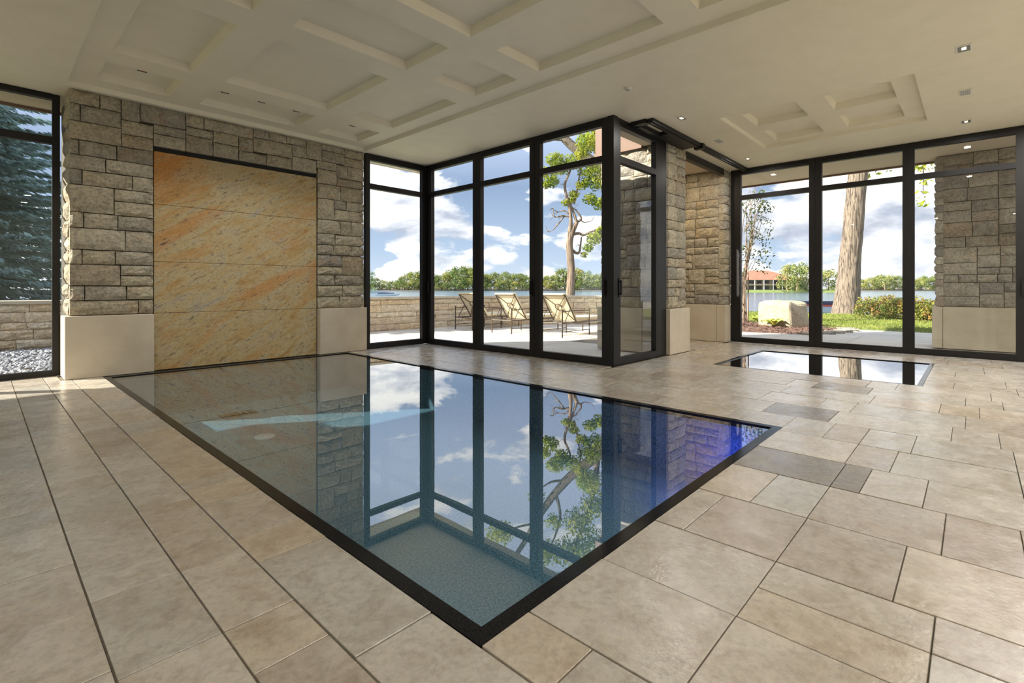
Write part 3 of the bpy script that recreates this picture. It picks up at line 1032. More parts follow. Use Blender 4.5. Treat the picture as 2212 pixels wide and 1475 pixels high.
al = MB().box(8.9, 11.4, 5.25, 5.42, -0.1, CEIL).build('wall_alcove', M['limestone'])
tag(al, 'pale wall closing the alcove between the two stone pillars', 'wall', kind='structure')
lamp('alcove_lamp', (9.9, 4.6, CEIL - 0.03), (0, 0, -1), (0.14, 0.08), 18.0, (1.0, 0.78, 0.48))
# walls out of the picture
wl = MB().box(-3.4, -3.2, -4.2, 8.85, -0.1, 3.95).build('wall_left', M['plaster'])
tag(wl, 'plain plaster wall closing the room on the sunny side', 'wall', kind='structure')

wf = MB().box(-3.4, 11.3, -4.3, -4.1, -0.1, 3.95).build('wall_front', M['plaster'])
tag(wf, 'plain plaster wall closing the room behind the camera', 'wall', kind='structure')

# ------------------------------------------------------------------ windows and doors
FB, FT, TR0, TR1 = 0.11, 3.57, 3.035, 3.13


def glazed(name, axis, at, a0, a1, s0, s1, label, cat='window', handle=None, out=1, depth=0.09, top=CEIL - 0.005, tr=True, FB=FB, FT=FT):
    """one framed leaf standing in the plane axis=at, running a0..a1, stile widths s0, s1"""
    def bx(m, u0, u1, z0, z1, d0=0.0, d1=depth):
        if axis == 'x':
            m.box(at + d0, at + d1, u0, u1, z0, z1)
        else:
            m.box(u0, u1, at + d0, at + d1, z0, z1)
        return m
    def sheet(u0, u1, z0, z1):
        c = at + 0.043
        q = [(u0, z0), (u1, z0), (u1, z1), (u0, z1)]
        return MB().add([(c, u, z) if axis == 'x' else (u, c, z) for u, z in q], [(0, 1, 2, 3)])
    root = empty(name, (at, (a0 + a1) / 2, 0) if axis == 'x' else ((a0 + a1) / 2, at, 0))
    tag(root, label, cat, kind='structure')
    bx(MB(), a0, a0 + s0, 0, top).build('stile', M['frame'], root)
    bx(MB(), a1 - s1, a1, 0, top).build('stile', M['frame'], root)
    bx(MB(), a0 + s0, a1 - s1, 0, FB).build('bottom_rail', M['frame'], root)
    hd = bx(MB(), a0 + s0, a1 - s1, FT, top)
    bx(hd, a0 + s0, a1 - s1, FT + 0.055, FT + 0.065, -0.012, 0.0)
    hd.build('head_rail', M['frame'], root)
    if tr:
        bx(MB(), a0 + s0, a1 - s1, TR0, TR1).build('transom', M['frame'], root)
        sheet(a0 + s0, a1 - s1, FB, TR0).build('pane', M['glass'], root)
        sheet(a0 + s0, a1 - s1, TR1, FT).build('pane', M['glass'], root)
    else:
        sheet(a0 + s0, a1 - s1, FB, FT).build('pane', M['glass'], root)
    if handle is not None:
        h = bx(MB(), handle - 0.016, handle + 0.016, 1.02, 1.30, -0.014, 0.0)
        h = h.build('handle', M['frame'], root)
        l = bx(MB(), handle - 0.011, handle + 0.011, 1.05, 1.27, -0.05, -0.034)
        bx(l, handle - 0.010, handle + 0.010, 1.24, 1.26, -0.04, -0.01)
        bx(l, handle - 0.010, handle + 0.010, 1.06, 1.08, -0.04, -0.01)
        l.build('grip', M['frame'], h)
    return root


glazed('window_1', 'y', 8.82, -1.35, 0.73, 0.08, 0.075, 'tall bronze framed window on the left looking out on the spruce and gravel', 'window', FB=0.075, FT=3.62)
glazed('window_7', 'y', 8.82, -3.2, -1.355, 0.08, 0.08, 'tall bronze window beyond the left edge beside the spruce window', 'window', FB=0.075, FT=3.62)
glazed('window_2', 'y', 8.34, 4.945, 6.34, 0.085, 0.10, 'narrow glazed panel between the stone wall and the glass corner', 'window')
glazed('door_1', 'x', 6.34, 6.815, 8.28, 0.10, 0.10, 'first folding glass door from the glass corner, clear terrace view', 'door', handle=8.22)
glazed('door_2', 'x', 6.34, 5.39, 6.81, 0.11, 0.105, 'middle folding glass door looking onto the lounge chairs', 'door', handle=5.45)
glazed('door_3', 'x', 6.34, 3.97, 5.385, 0.10, 0.11, 'folding glass door in front of the bare branched lakeside tree', 'door', handle=4.02)
glazed('door_4', 'y', 3.87, 6.44, 7.87, 0.10, 0.20, 'short glass door leaf turning the corner towards the stone pillar', 'door', handle=6.49)
tr1 = MB().box(6.33, 6.45, 8.285, 8.44, 0, CEIL).build('trim_1', M['frame'])
tag(tr1, 'black corner post where the two glazed walls meet by the terrace', 'post', kind='structure')
tr2 = MB().box(6.33, 6.44, 3.86, 3.965, 0, CEIL).build('trim_2', M['frame'])
tag(tr2, 'black corner post at the folding doors nearest the hot tub', 'post', kind='structure')
tr3 = MB().box(7.875, 8.085, 3.89, 3.98, 0, CEIL).build('trim_3', M['frame'])
tag(tr3, 'dark jamb between the short glass door and the stone pillar', 'jamb', kind='structure')
glazed('window_3', 'x', 11.08, 2.27, 3.85, 0.10, 0.20, 'left lake window with the reddish roofed house and the boulder', 'window')
glazed('window_4', 'x', 11.08, 0.845, 2.265, 0.08, 0.11, 'middle lake window with the leaning tree trunk', 'window')
glazed('window_5', 'x', 11.08, -0.74, 0.84, 0.26, 0.08, 'right lake window in front of the grey outdoor pillar', 'window', handle=-0.55)
glazed('window_6', 'x', 11.08, -4.0, -0.745, 0.10, 0.22, 'long glazed bay beyond the right lake window', 'window')
tr4 = MB().box(8.9, 10.82, 3.90, 4.0, 3.56, CEIL).box(8.9, 10.82, 4.9, 5.0, 3.50, 3.70).build('trim_4', M['frame'])
tag(tr4, 'black header over the open doorway between the two stone pillars', 'header', kind='structure')

trk = empty('ceiling_track', (8.9, 3.6, CEIL))
tag(trk, 'black sliding door track running along the ceiling to the lake windows', 'track')
MB().box(6.84, 11.07, 3.50, 3.60, 3.63, CEIL).box(6.84, 11.07, 3.535, 3.565, 3.615, 3.63).build('rail', M['frame'], trk)
MB().box(6.80, 6.92, 3.60, 3.85, 3.63, CEIL).build('end_bracket', M['frame'], trk)
MB().box(7.55, 8.6, 3.60, 3.84, 3.63, CEIL).build('end_bracket', M['frame'], trk)
MB().box(6.92, 7.62, 3.74, 3.86, 3.62, CEIL).build('rail', M['frame'], trk)
MB().box(8.62, 8.72, 3.47, 3.63, 3.60, CEIL).build('trolley', M['frame'], trk)

# ------------------------------------------------------------------ ceiling fittings


def recessed(x, y, z, label, dark, size=(0.23, 0.13)):
    root = empty('recessed_light', (x, y, z))
    tag(root, label, 'ceiling light', 'recessed ceiling lights')
    a, b = size[0] / 2, size[1] / 2
    m = MB()
    m.box(x - a, x + a, y - b, y - b + 0.015, z - 0.006, z).box(x - a, x + a, y + b - 0.015, y + b, z - 0.006, z)
    m.box(x - a, x - a + 0.03, y - b + 0.015, y + b - 0.015, z - 0.006, z).box(x + a - 0.03, x + a, y - b + 0.015, y + b - 0.015, z - 0.006, z)
    m.build('trim_ring', M['white'], root)
    MB().box(x - a + 0.03, x + a - 0.03, y - b + 0.015, y + b - 0.015, z - 0.002, z).build('well', M['dark' if dark else 'steel'], root)
    MB().box(x - 0.03, x + 0.03, y - 0.018, y + 0.018, z - 0.005, z - 0.001).build('lens', M['lens_off' if dark else 'lens'], root)
    return root


coff = [(1.38, 'recessed light in the small coffer at the left end above the granite wall'),
        (2.31, 'left one of three recessed lights in the middle coffer by the stone wall'),
        (2.79, 'centre one of three recessed lights in the middle coffer by the stone wall'),
        (3.29, 'right one of three recessed lights in the middle coffer by the stone wall'),
        (4.22, 'recessed light in the small coffer nearest the glass corner')]
for x, lb in coff:
    recessed(x, 7.54, ZC, lb, True, (0.16, 0.10))
    lamp('ceiling_lamp_or_fill', (x, 7.54, ZC - 0.012), (0, 0, -1), (0.06, 0.03), 4.0, LAMP_COL, 1.5)  # light added under an unlit fixture to brighten wall and pool
flat = [((7.11, 0.08), 'glowing recessed light nearest the camera at the upper right of the ceiling'),
        ((10.25, 0.09), 'glowing recessed light close to the middle lake window'),
        ((7.15, 3.20), 'recessed light beside the black door track near the glass corner'),
        ((10.28, 3.25), 'recessed light at the far end of the black door track')]
for (x, y), lb in flat:
    recessed(x, y, CEIL, lb, False)
    lamp('ceiling_lamp_or_fill', (x, y, CEIL - 0.03), (0, 0, -1), (0.14, 0.08), LAMP_W * 0.5, LAMP_COL)
# unseen lamps without fixtures, added behind the camera to brighten the room
for x, w in ((-1.5, 0.25), (0.9, 0.4), (2.5, 0.5), (4.0, 0.7), (5.6, 1.0), (7.1, 1.1), (8.7, 1.2), (10.25, 1.2)):
    for y in (-1.0, -2.6):
        lamp('ceiling_lamp_or_fill', (x, y, CEIL - 0.03), (0, 0, -1), (0.14, 0.08), LAMP_W * w, LAMP_COL)
for y in (1.0, 3.5, 6.0):  # unseen fill lamps added along the left side, no fixtures
    lamp('ceiling_lamp_or_fill', (-1.2, y, CEIL - 0.03), (0, 0, -1), (0.14, 0.08), LAMP_W * 0.55, LAMP_COL)
for (x, y), lb in (((8.70, 0.08), 'grey rectangular ceiling vent between two lights at the upper right'), ((8.69, 3.22), 'grey rectangular ceiling vent beside the black door track')):
    root = empty('ceiling_vent', (x, y, CEIL))
    tag(root, lb, 'vent', 'ceiling vents')
    MB().box(x - 0.12, x + 0.12, y - 0.06, y + 0.06, CEIL - 0.008, CEIL).build('frame', M['white'], root)
    for k in range(5):
        MB().box(x - 0.10, x + 0.10, y - 0.045 + k * 0.02, y - 0.033 + k * 0.02, CEIL - 0.013, CEIL - 0.008).build('louvre', M['greyvent'], root)
spk = empty('smoke_detector', (5.61, 3.21, CEIL))
tag(spk, 'small white round detector on the plain ceiling', 'detector')
disc(5.61, 3.21, CEIL - 0.02, 0.045, 0.02).build('base', M['white'], spk, True)
disc(5.61, 3.21, CEIL - 0.035, 0.02, 0.015).build('sensor', M['greyvent'], spk, True)

# ------------------------------------------------------------------ outside ground
ter = MB()
for r in ((6.46, 16.0, 4.0, 14.0), (4.95, 6.46, 8.46, 14.0), (11.18, 16.9, -6, 4.0)):
    ter.box(r[0], r[1], r[2], r[3], -0.2, -0.02)
ter = ter.build('terrace', M['paver'])
tag(ter, 'pale concrete terrace outside the folding doors', 'terrace', kind='structure')
for k, x in enumerate((7.9, 9.4, 10.9, 12.4, 13.9, 15.4)):
    MB().box(x, x + 0.012, 5.35 if x < 11.2 else -6, 11.5, -0.021, -0.0195).build('joint', M['grout'], ter)
for k, y in enumerate((-4.0, -2.5, -1.0, 0.5, 2.0, 3.5, 6.5, 8.0, 9.5)):
    MB().box(6.5 if y > 5 else 11.2, 15.0, y, y + 0.012, -0.0215, -0.0195).build('joint', M['grout'], ter)
gb = MB().box(-6, 4.95, 8.95, 14.6, -0.2, -0.03).build('gravel_bed', M['earth'])
tag(gb, 'ground under the grey gravel outside the left window', 'ground', kind='structure')
# pebbles
n = 2600
cxy = np.stack([rng.uniform(-0.7, 1.5, n), rng.uniform(9.1, 13.05, n)], 1)
pv, pf = [], []
ico = [(0, 0, 1), (0.9, 0, 0.2), (0.28, 0.85, 0.2), (-0.72, 0.52, 0.2), (-0.72, -0.52, 0.2), (0.28, -0.85, 0.2), (0, 0, -0.6)]
icf = [(0, 1, 2), (0, 2, 3), (0, 3, 4), (0, 4, 5), (0, 5, 1), (6, 2, 1), (6, 3, 2), (6, 4, 3), (6, 5, 4), (6, 1, 5)]
for i in range(n):
    s = rng.uniform(0.028, 0.06)
    a = rng.uniform(0, 2 * PI)
    e = rng.uniform(0.6, 1.2)
    b = len(pv)
    for (x, y, z) in ico:
        x2, y2 = x * e, y
        pv.append((cxy[i, 0] + s * (x2 * math.cos(a) - y2 * math.sin(a)), cxy[i, 1] + s * (x2 * math.sin(a) + y2 * math.cos(a)), -0.02 + s * 0.55 * z + rng.uniform(0, 0.015)))
    pf += [(p + b, q + b, r + b) for p, q, r in icf]
g = MB().add(pv, pf).build('gravel', M['gravel'])
tag(g, 'grey pebbles spread between the left window and the low wall', 'gravel', kind='stuff')

gd = MB().box(-40, 40, -40, -6.0, -0.3, -0.05).build('unseen_ground', M['paver'])  # unseen, added as a pale reflector to bounce sun to the ceiling
tag(gd, 'unseen pale ground behind the room, added to bounce sunlight', 'ground', kind='structure')
gd2 = MB().box(-40, -6, -6, 40, -0.3, -0.05).build('unseen_ground', M['lawn'])
tag(gd2, 'lawn on the sunny side of the house', 'ground', kind='structure')
# low curved terrace wall
CURVE = [(-5.0, 14.3), (-2.0, 13.9), (0.3, 13.45), (3.5, 12.7), (7.15, 11.9), (9.1, 11.75), (11.0, 11.2), (12.6, 10.2), (13.8, 8.9), (14.6, 7.4), (15.0, 5.9)]


def curve_pts(ctrl, step=0.05):
    P = [Vector((*p, 0)) for p in ctrl]
    out = []
    for i in range(len(P) - 1):
        p0, p1, p2, p3 = P[max(i - 1, 0)], P[i], P[i + 1], P[min(i + 2, len(P) - 1)]
        k = max(2, int((p2 - p1).length / step))
        for j in range(k):
            t = j / k
            out.append(0.5 * ((2 * p1) + (p2 - p0) * t + (2 * p0 - 5 * p1 + 4 * p2 - p3) * t * t + (3 * p1 - p0 - 3 * p2 + p3) * t ** 3))
    out.append(P[-1])
    return out


CP = curve_pts(CURVE)
S = [0.0]
for a, b in zip(CP[:-1], CP[1:]):
    S.append(S[-1] + (b - a).length)


def at_s(s):
    s = min(max(s, 0), S[-1] - 1e-4)
    i = max(0, int(np.searchsorted(S, s)) - 1)
    a, b = CP[i], CP[i + 1]
    t = (s - S[i]) / max(S[i + 1] - S[i], 1e-6)
    d = (b - a).normalized()
    return a.lerp(b, t), d


tw = MB()
core = CP[::8] + [CP[-1]]
for a, b in zip(core[:-1], core[1:]):
    d = (b - a).normalized()
    nrm = Vector((-d.y, d.x, 0))
    q = [a + nrm * 0.10, b + nrm * 0.10, b + nrm * 0.42, a + nrm * 0.42]
    v = [(p.x, p.y, -0.1) for p in q] + [(p.x, p.y, 0.84) for p in q]
    tw.add(v, [(3, 2, 1, 0), (4, 5, 6, 7), (0, 1, 5, 4), (2, 3, 7, 6)])
tw = tw.build('garden_wall', M['mortar'])
tag(tw, 'low curved buff stone wall around the terrace in front of the lake', 'wall', kind='structure')
zs = [-0.03, 0.16, 0.35, 0.49, 0.69, 0.84]
for ci in range(len(zs) - 1):
    s = random.uniform(0, 0.4) + 3.2
    while s < S[-1] - 0.3:
        w = random.uniform(0.35, 0.95)
        if 7.0 < s < 10.2 and ci > 0:
            s += w
            continue
        h = zs[ci + 1] - zs[ci]
        p, d = at_s(s + w / 2)
        nrm = Vector((-d.y, d.x, 0))
        c = p + nrm * 0.07
        lay((c.x, c.y, (zs[ci] + zs[ci + 1]) / 2), w - 0.008, h - 0.006, 0.15, math.atan2(d.y, d.x), M['stone_buff'], tw)
        s += w
s = 2.5
while s < S[-1] - 0.5:
    p, d = at_s(s + 0.45)
    nrm = Vector((-d.y, d.x, 0))
    c = p + nrm * 0.22
    o = MB().cbox(-0.447, 0.447, -0.26, 0.26, -0.035, 0.035, 0.008)
    me = o.mesh('cap_stone')
    link_mesh('cap_stone', me, M['limestone'], tw, (c.x, c.y, 0.875), (0, 0, math.atan2(d.y, d.x)))
    s += 0.9

# lawn, planting bed, lake
lw = MB()
edge = [(16.95, -6), (16.95, 2.5), (17.0, 3.0), (17.6, 4.6), (18.3, 6.2), (19, 9), (22, 12), (25, 10), (24.6, 8.1), (26.2, 5.0), (26.1, 2.8), (26.5, -6)]
lv = [(x, y, -0.02) for x, y in edge] + [(x, y, -0.4) for x, y in edge]
k = len(edge)
lw.add(lv, [tuple(range(k))] + [(i, i + k, (i + 1) % k + k, (i + 1) % k) for i in range(k)])
lw = lw.build('lawn', M['lawn'])
tag(lw, 'strip of mown lawn between the terrace and the lake', 'lawn', kind='structure')
ng = 26000
gx, gy = rng.uniform(16.95, 26.3, ng * 2), rng.uniform(-1.5, 8.5, ng * 2)
keep = (gx > 17.0 + np.maximum(0, (gy - 2.8) * 0.40))
keep &= rng.uniform(0, 1, ng * 2) < np.clip(1.25 - (gx - 17) / 11, 0.25, 1)
gx, gy = gx[keep][:ng], gy[keep][:ng]
ng = len(gx)
a = rng.uniform(0, 2 * PI, ng)
hh = rng.uniform(0.03, 0.075, ng)
wd = 0.007 + 0.012 * (gx - 16.5) / 10
dx, dy = np.cos(a), np.sin(a)
lx, ly = rng.normal(0, 0.025, ng), rng.normal(0, 0.025, ng)
Q = np.zeros((ng, 4, 3))
Q[:, 0] = np.stack([gx - dx * wd, gy - dy * wd, np.full(ng, -0.02)], 1)
Q[:, 1] = np.stack([gx + dx * wd, gy + dy * wd, np.full(ng, -0.02)], 1)
Q[:, 2] = np.stack([gx + dx * wd * 0.3 + lx, gy + dy * wd * 0.3 + ly, -0.02 + hh], 1)
Q[:, 3] = np.stack([gx - dx * wd * 0.3 + lx, gy - dy * wd * 0.3 + ly, -0.02 + hh], 1)
gr = link_mesh('grass', quads_mesh('grass', Q, M['grass']))
tag(gr, 'short sunlit green grass on the lawn by the lake', 'grass', kind='stuff')

bed = MB()
be = [(14.35, 2.85), (16.2, 2.45), (17.0, 2.9), (17.7, 4.6), (18.3, 6.2), (18.8, 9.0), (15.2, 9.0), (13.9, 5.6), (13.95, 4.2)]
k = len(be)
bed.add([(x, y, -0.012) for x, y in be] + [(x, y, -0.3) for x, y in be], [tuple(range(k))] + [(i, i + k, (i + 1) % k + k, (i + 1) % k) for i in range(k)])
bed = bed.build('planting_bed', M['mulch'])
tag(bed, 'brown mulched planting bed around the pale boulder', 'ground', kind='structure')
nm = 3500
mx_, my_ = rng.uniform(14.0, 18.2, nm), rng.uniform(2.6, 7.0, nm)
keep = (my_ > 2.6 + 0.0 * mx_) & (mx_ > 14.05) & (my_ > 3.1 - (mx_ - 14.3) * 0.25) & (mx_ < 16.9 + (my_ - 2.6) * 0.38)
mx_, my_ = mx_[keep], my_[keep]
nm = len(mx_)
Q = np.zeros((nm, 4, 3))
a = rng.uniform(0, 2 * PI, nm)
l1, l2 = rng.uniform(0.02, 0.06, nm), rng.uniform(0.01, 0.02, nm)
tz = rng.uniform(-0.02, 0.03, nm)
for i, (su, sv) in enumerate(((-1, -1), (1, -1), (1, 1), (-1, 1))):
    Q[:, i] = np.stack([mx_ + np.cos(a) * l1 * su - np.sin(a) * l2 * sv, my_ + np.sin(a) * l1 * su + np.cos(a) * l2 * sv, 0.005 + tz * su * 0.6 + 0.012], 1)
mc = link_mesh('mulch', quads_mesh('mulch', Q, M['mulch']))
tag(mc, 'loose brown bark chips on the planting bed', 'mulch', kind='stuff')
# edging stones where the bed meets the paving
for i, (x, y, r_) in enumerate(((14.3, 3.0, 0.3), (14.75, 2.78, 0.2), (15.2, 2.66, 0.25), (15.7, 2.56, 0.15), (16.2, 2.5, 0.3), (16.6, 2.62, 0.6))):
    o = lay((x, y, 0.0), 0.44, 0.09, 0.22, r_ - PI / 2, M['stone_grey'], None)
    o.name = 'edging_stone'
    tag(o, 'flat grey edging stone between mulch and paving, %s' % ('nearest the left frame', 'second from the left frame', 'third along the bed', 'fourth along the bed', 'fifth along the bed', 'last by the grass')[i], 'stone', 'edging stones of the planting bed')

lk = MB()
lk.add([(-900, 16, -1.0), (16, 15, -1.0), (27, -20, -1.0), (60, -900, -1.0), (1200, -900, -1.0), (1200, 1200, -1.0), (-900, 1200, -1.0)], [(0, 1, 2, 3, 4, 5, 6)])
lk = lk.build('lake', M['lake'])
tag(lk, 'wide blue lake reaching to the wooded far shore', 'lake', kind='structure')
sh = MB().box(-30, 30, 14.4, 30, -1.4, -0.7).build('bank', M['lawn'])
tag(sh, 'grassy bank below the curved wall', 'ground', kind='structure')


# ------------------------------------------------------------------ plants


def leaf_cloud(cent, rad, n, size, squash=0.8, shell=0.55):
    """n leaf quads scattered through a set of ellipsoid clumps"""
    cent, rad = np.array(cent, float), np.array(rad, float)
    p = rad ** 2 / (rad ** 2).sum()
    k = rng.choice(len(cent), n, p=p)
    d = rng.normal(size=(n, 3))
    d /= np.linalg.norm(d, axis=1)[:, None]
    r = rad[k] * (shell + (1 - shell) * rng.uniform(0, 1, n) ** 0.5)
    P = cent[k] + d * r[:, None] * np.array([1, 1, squash])
    nrm = d + rng.normal(0, 0.7, (n, 3))
    nrm /= np.linalg.norm(nrm, axis=1)[:, None]
    u = np.cross(nrm, rng.normal(size=(n, 3)))
    u /= np.linalg.norm(u, axis=1)[:, None]
    w = np.cross(nrm, u)
    s = size * rng.uniform(0.6, 1.3, n)
    Q = np.zeros((n, 4, 3))
    Q[:, 0] = P - u * s[:, None]
    Q[:, 1] = P + w * s[:, None] * 0.5
    Q[:, 2] = P + u * s[:, None]
    Q[:, 3] = P - w * s[:, None] * 0.5
    return Q


F2 = Vector((math.cos(YAW), math.sin(YAW), 0))
R2 = Vector((math.sin(YAW), -math.cos(YAW), 0))


def at_px(px, py, d):
    """a place in the garden, given its bearing, its rise and its distance from the room"""
    l, v = (px - 1106) / 1072.4, -(py - 622.5) / 1072.4
    p = (F2 + R2 * l) * d
    return Vector((p.x, p.y, 1.15 + v * d))


def branch_tree(name, label, paths, leafc, bark, leafm, nleaf, lsize, squash=0.8, cat='tree'):
    base = paths[0][0][0]
    root = empty(name, base)
    tag(root, label, cat)
    m = MB()
    m.tube(paths[0][0], paths[0][1], 14, sm=4)
    m.build('trunk', bark, root, True)
    for pts, rad in paths[1:]:
        MB().tube(pts, rad, 7, sm=4).build('branch', bark, root, True)
    if nleaf:
        Q = leaf_cloud([c for c, r in leafc], [r for c, r in leafc], nleaf, lsize, squash, 0.1)
        fo = link_mesh('foliage', quads_mesh('foliage', Q, leafm), None, root)
        tag(fo, kind='stuff')
    return root


def P(px, py, d):
    return at_px(px, py, d)


# the bare-branched tree behind the folding doors
D = 24.0
trunk = [P(1233, 690, D), P(1232, 640, D), P(1234, 590, D), P(1232, 555, D), P(1230, 525, D), P(1237, 500, D), P(1246, 480, D)]
trr = [0.26, 0.22, 0.19, 0.18, 0.17, 0.13, 0.10]
paths = [(trunk, trr),
         ([P(1230, 525, D), P(1231, 500, D), P(1233, 478, D), P(1231, 455, D), P(1226, 430, D), P(1220, 400, D), P(1231, 370, D), P(1236, 345, D)], [0.14, 0.11, 0.09, 0.08, 0.07, 0.06, 0.05, 0.03]),
         ([P(1246, 480, D), P(1240, 462, D), P(1232, 440, D), P(1226, 425, D)], [0.08, 0.06, 0.05, 0.03]),
         ([P(1231, 468, D), P(1215, 466, D), P(1198, 468, D), P(1195, 450, D)], [0.05, 0.04, 0.03, 0.015]),
         ([P(1220, 466, D), P(1205, 485, D), P(1196, 495, D), P(1186, 501, D)], [0.035, 0.03, 0.02, 0.012]),
         ([P(1228, 462, D), P(1219, 455, D), P(1206, 458, D), P(1196, 463, D)], [0.04, 0.03, 0.02, 0.012]),
         ([P(1246, 480, D), P(1256, 472, D), P(1245, 455, D), P(1238, 450, D)], [0.06, 0.045, 0.035, 0.02]),
         ([P(1252, 473, D), P(1262, 480, D), P(1276, 478, D)], [0.04, 0.025, 0.012]),
         ([P(1237, 506, D), P(1250, 504, D), P(1262, 507, D), P(1280, 499, D), P(1303, 491, D), P(1330, 485, D)], [0.08, 0.07, 0.06, 0.05, 0.045, 0.03]),
         ([P(1236, 540, D), P(1244, 546, D), P(1251, 545, D), P(1254, 530, D), P(1256, 512, D)], [0.08, 0.07, 0.06, 0.045, 0.03]),
         ([P(1280, 505, D), P(1290, 512, D), P(1300, 520, D)], [0.03, 0.02, 0.012]),
         ([P(1240, 440, D), P(1246, 415, D), P(1250, 390, D), P(1254, 360, D), P(1250, 320, D)], [0.05, 0.045, 0.04, 0.03, 0.02])]
for (x, y, dx) in ((1198, 468, -1), (1195, 450, -1), (1186, 501, -1), (1205, 485, -1), (1206, 458, -1), (1215, 466, -1), (1262, 480, 1), (1276, 478, 1), (1226, 430, -1), (1231, 440, 1),
                   (1280, 499, 1), (1256, 512, 1), (1300, 520, 1), (1238, 450, 1), (1254, 530, -1), (1250, 390, 1), (1222, 400, -1)):
    for k in range(2):
        a, b = random.uniform(6, 15), random.uniform(-14, 12)
        paths.append(([P(x, y, D), P(x + dx * a * 0.5, y + b * 0.35, D + random.uniform(-.2, .2)), P(x + dx * a, y + b, D + random.uniform(-.4, .4))], [0.016, 0.011, 0.004]))
lc = [(P(1190, 390, D), 0.45), (P(1175, 372, D), 0.35), (P(1200, 345, D), 0.5), (P(1215, 365, D), 0.4), (P(1178, 400, D), 0.25), (P(1235, 350, D), 0.5),
      (P(1270, 310, D), 0.6), (P(1258, 330, D), 0.4), (P(1275, 370, D), 0.6), (P(1290, 395, D), 0.5), (P(1265, 395, D), 0.3), (P(1240, 420, D), 0.28), (P(1236, 432, D), 0.22),
      (P(1275, 430, D), 0.38), (P(1295, 440, D), 0.4), (P(1222, 438, D), 0.22), (P(1285, 515, D), 0.45), (P(1270, 535, D), 0.3), (P(1298, 500, D), 0.35), (P(1262, 550, D), 0.2), (P(1255, 400, D), 0.3)]
branch_tree('lakeside_tree', 'bare branched tree with yellow green leaves behind the folding doors and loungers', paths, lc, M['bark2'], M['leaf'], 6500, 0.07)
# a heavier leaning tree, its foot hidden behind the doors, its limb over the first one
D2 = 26.0
paths = [([P(1385, 700, D2), P(1370, 560, D2), P(1340, 440, D2), P(1305, 375, D2), P(1273, 345, D2), P(1222, 302, D2), P(1170, 235, D2), P(1120, 150, D2), P(1060, 70, D2)],
          [0.45, 0.40, 0.34, 0.30, 0.27, 0.22, 0.17, 0.12, 0.05]),
         ([P(1290, 360, D2), P(1285, 300, D2), P(1270, 230, D2), P(1240, 150, D2), P(1230, 60, D2)], [0.18, 0.14, 0.11, 0.08, 0.04]),
         ([P(1200, 275, D2), P(1210, 220, D2), P(1185, 150, D2)], [0.1, 0.07, 0.03]),
         ([P(1320, 400, D2), P(1340, 300, D2), P(1330, 200, D2), P(1345, 90, D2)], [0.2, 0.15, 0.11, 0.05]),
         ([P(1150, 210, D2), P(1110, 200, D2), P(1070, 180, D2)], [0.07, 0.05, 0.02]),
         ([P(1222, 302, D2), P(1190, 300, D2), P(1160, 280, D2)], [0.07, 0.05, 0.02])]
lc = []
for (x, y, r) in ((1275, 300, 0.8), (1290, 250, 1.0), (1250, 215, 0.9), (1230, 150, 1.0), (1280, 160, 1.2), (1180, 150, 0.8), (1150, 90, 0.9), (1225, 60, 1.2), (1290, 60, 1.3),
                  (1080, 190, 0.8), (1070, 120, 0.9), (1110, 50, 1.0), (1160, 270, 0.5), (1330, 150, 1.2), (1340, 260, 1.0), (1195, 215, 0.5), (1180, -10, 1.2), (1260, -20, 1.3)):
    lc.append((P(x, y, D2), r))
branch_tree('leaning_tree', 'leaning tree whose thick limb crosses the top of the third folding door', paths, lc, M['bark'], M['leaf'], 14000, 0.09)

# the big trunk behind the middle lake window
tb = Vector((27.4, 4.4, -0.05))
D3 = 23.0
axis = [P(1828, 683, D3), P(1829, 650, D3), P(1833, 600, D3), P(1839, 530, D3), P(1846, 450, D3), P(1853, 380, D3), P(1862, 300, D3), P(1875, 180, D3), P(1890, 40, D3)]
arad = [0.62, 0.52, 0.46, 0.425, 0.405, 0.38, 0.36, 0.32, 0.25]
seg, rings = 56, 90
V, Fc = [], []
cum = [0.0]
for a, b in zip(axis[:-1], axis[1:]):
    cum.append(cum[-1] + (b - a).length)
from mathutils import noise as mnoise
for j in range(rings):
    s = cum[-1] * j / (rings - 1)
    i = min(max(0, int(np.searchsorted(cum, s)) - 1), len(axis) - 2)
    t = (s - cum[i]) / (cum[i + 1] - cum[i])
    c = axis[i].lerp(axis[i + 1], t)
    r = arad[i] + (arad[i + 1] - arad[i]) * t
    for k in range(seg):
        th = 2 * PI * k / seg
        q = Vector((math.cos(th) * 3.4, math.sin(th) * 3.4, s * 0.55))
        f = abs(mnoise.noise(q * 1.3)) * 0.9 + 0.35 * abs(mnoise.noise(q * 3.1))
        rr = r * (0.93 + 0.16 * f)
        V.append(c + Vector((math.cos(th), math.sin(th), 0)) * rr)
for j in range(rings - 1):
    for k in range(seg):
        k2 = (k + 1) % seg
        Fc.append((j * seg + k, j * seg + k2, (j + 1) * seg + k2, (j + 1) * seg + k))
bt = empty('big_tree', axis[0])
tag(bt, 'thick furrowed grey tree trunk leaning right behind the middle lake window', 'tree')
MB().add(V, Fc).build('trunk', M['bark'], bt, True)
for pts in ([P(1866, 260, D3), P(1900, 290, D3), P(1910, 340, D3), P(1890, 372, D3)], [P(1872, 200, D3), P(1950, 230, D3), P(1995, 330, D3), P(1994, 420, D3)], [P(1868, 240, D3), P(1830, 300, D3), P(1805, 375, D3)]):
    MB().tube(pts, [0.12, 0.07, 0.035, 0.012], 7).build('branch', M['bark'], bt, True) if len(pts) == 4 else MB().tube(pts, [0.1, 0.05, 0.012], 7).build('branch', M['bark'], bt, True)
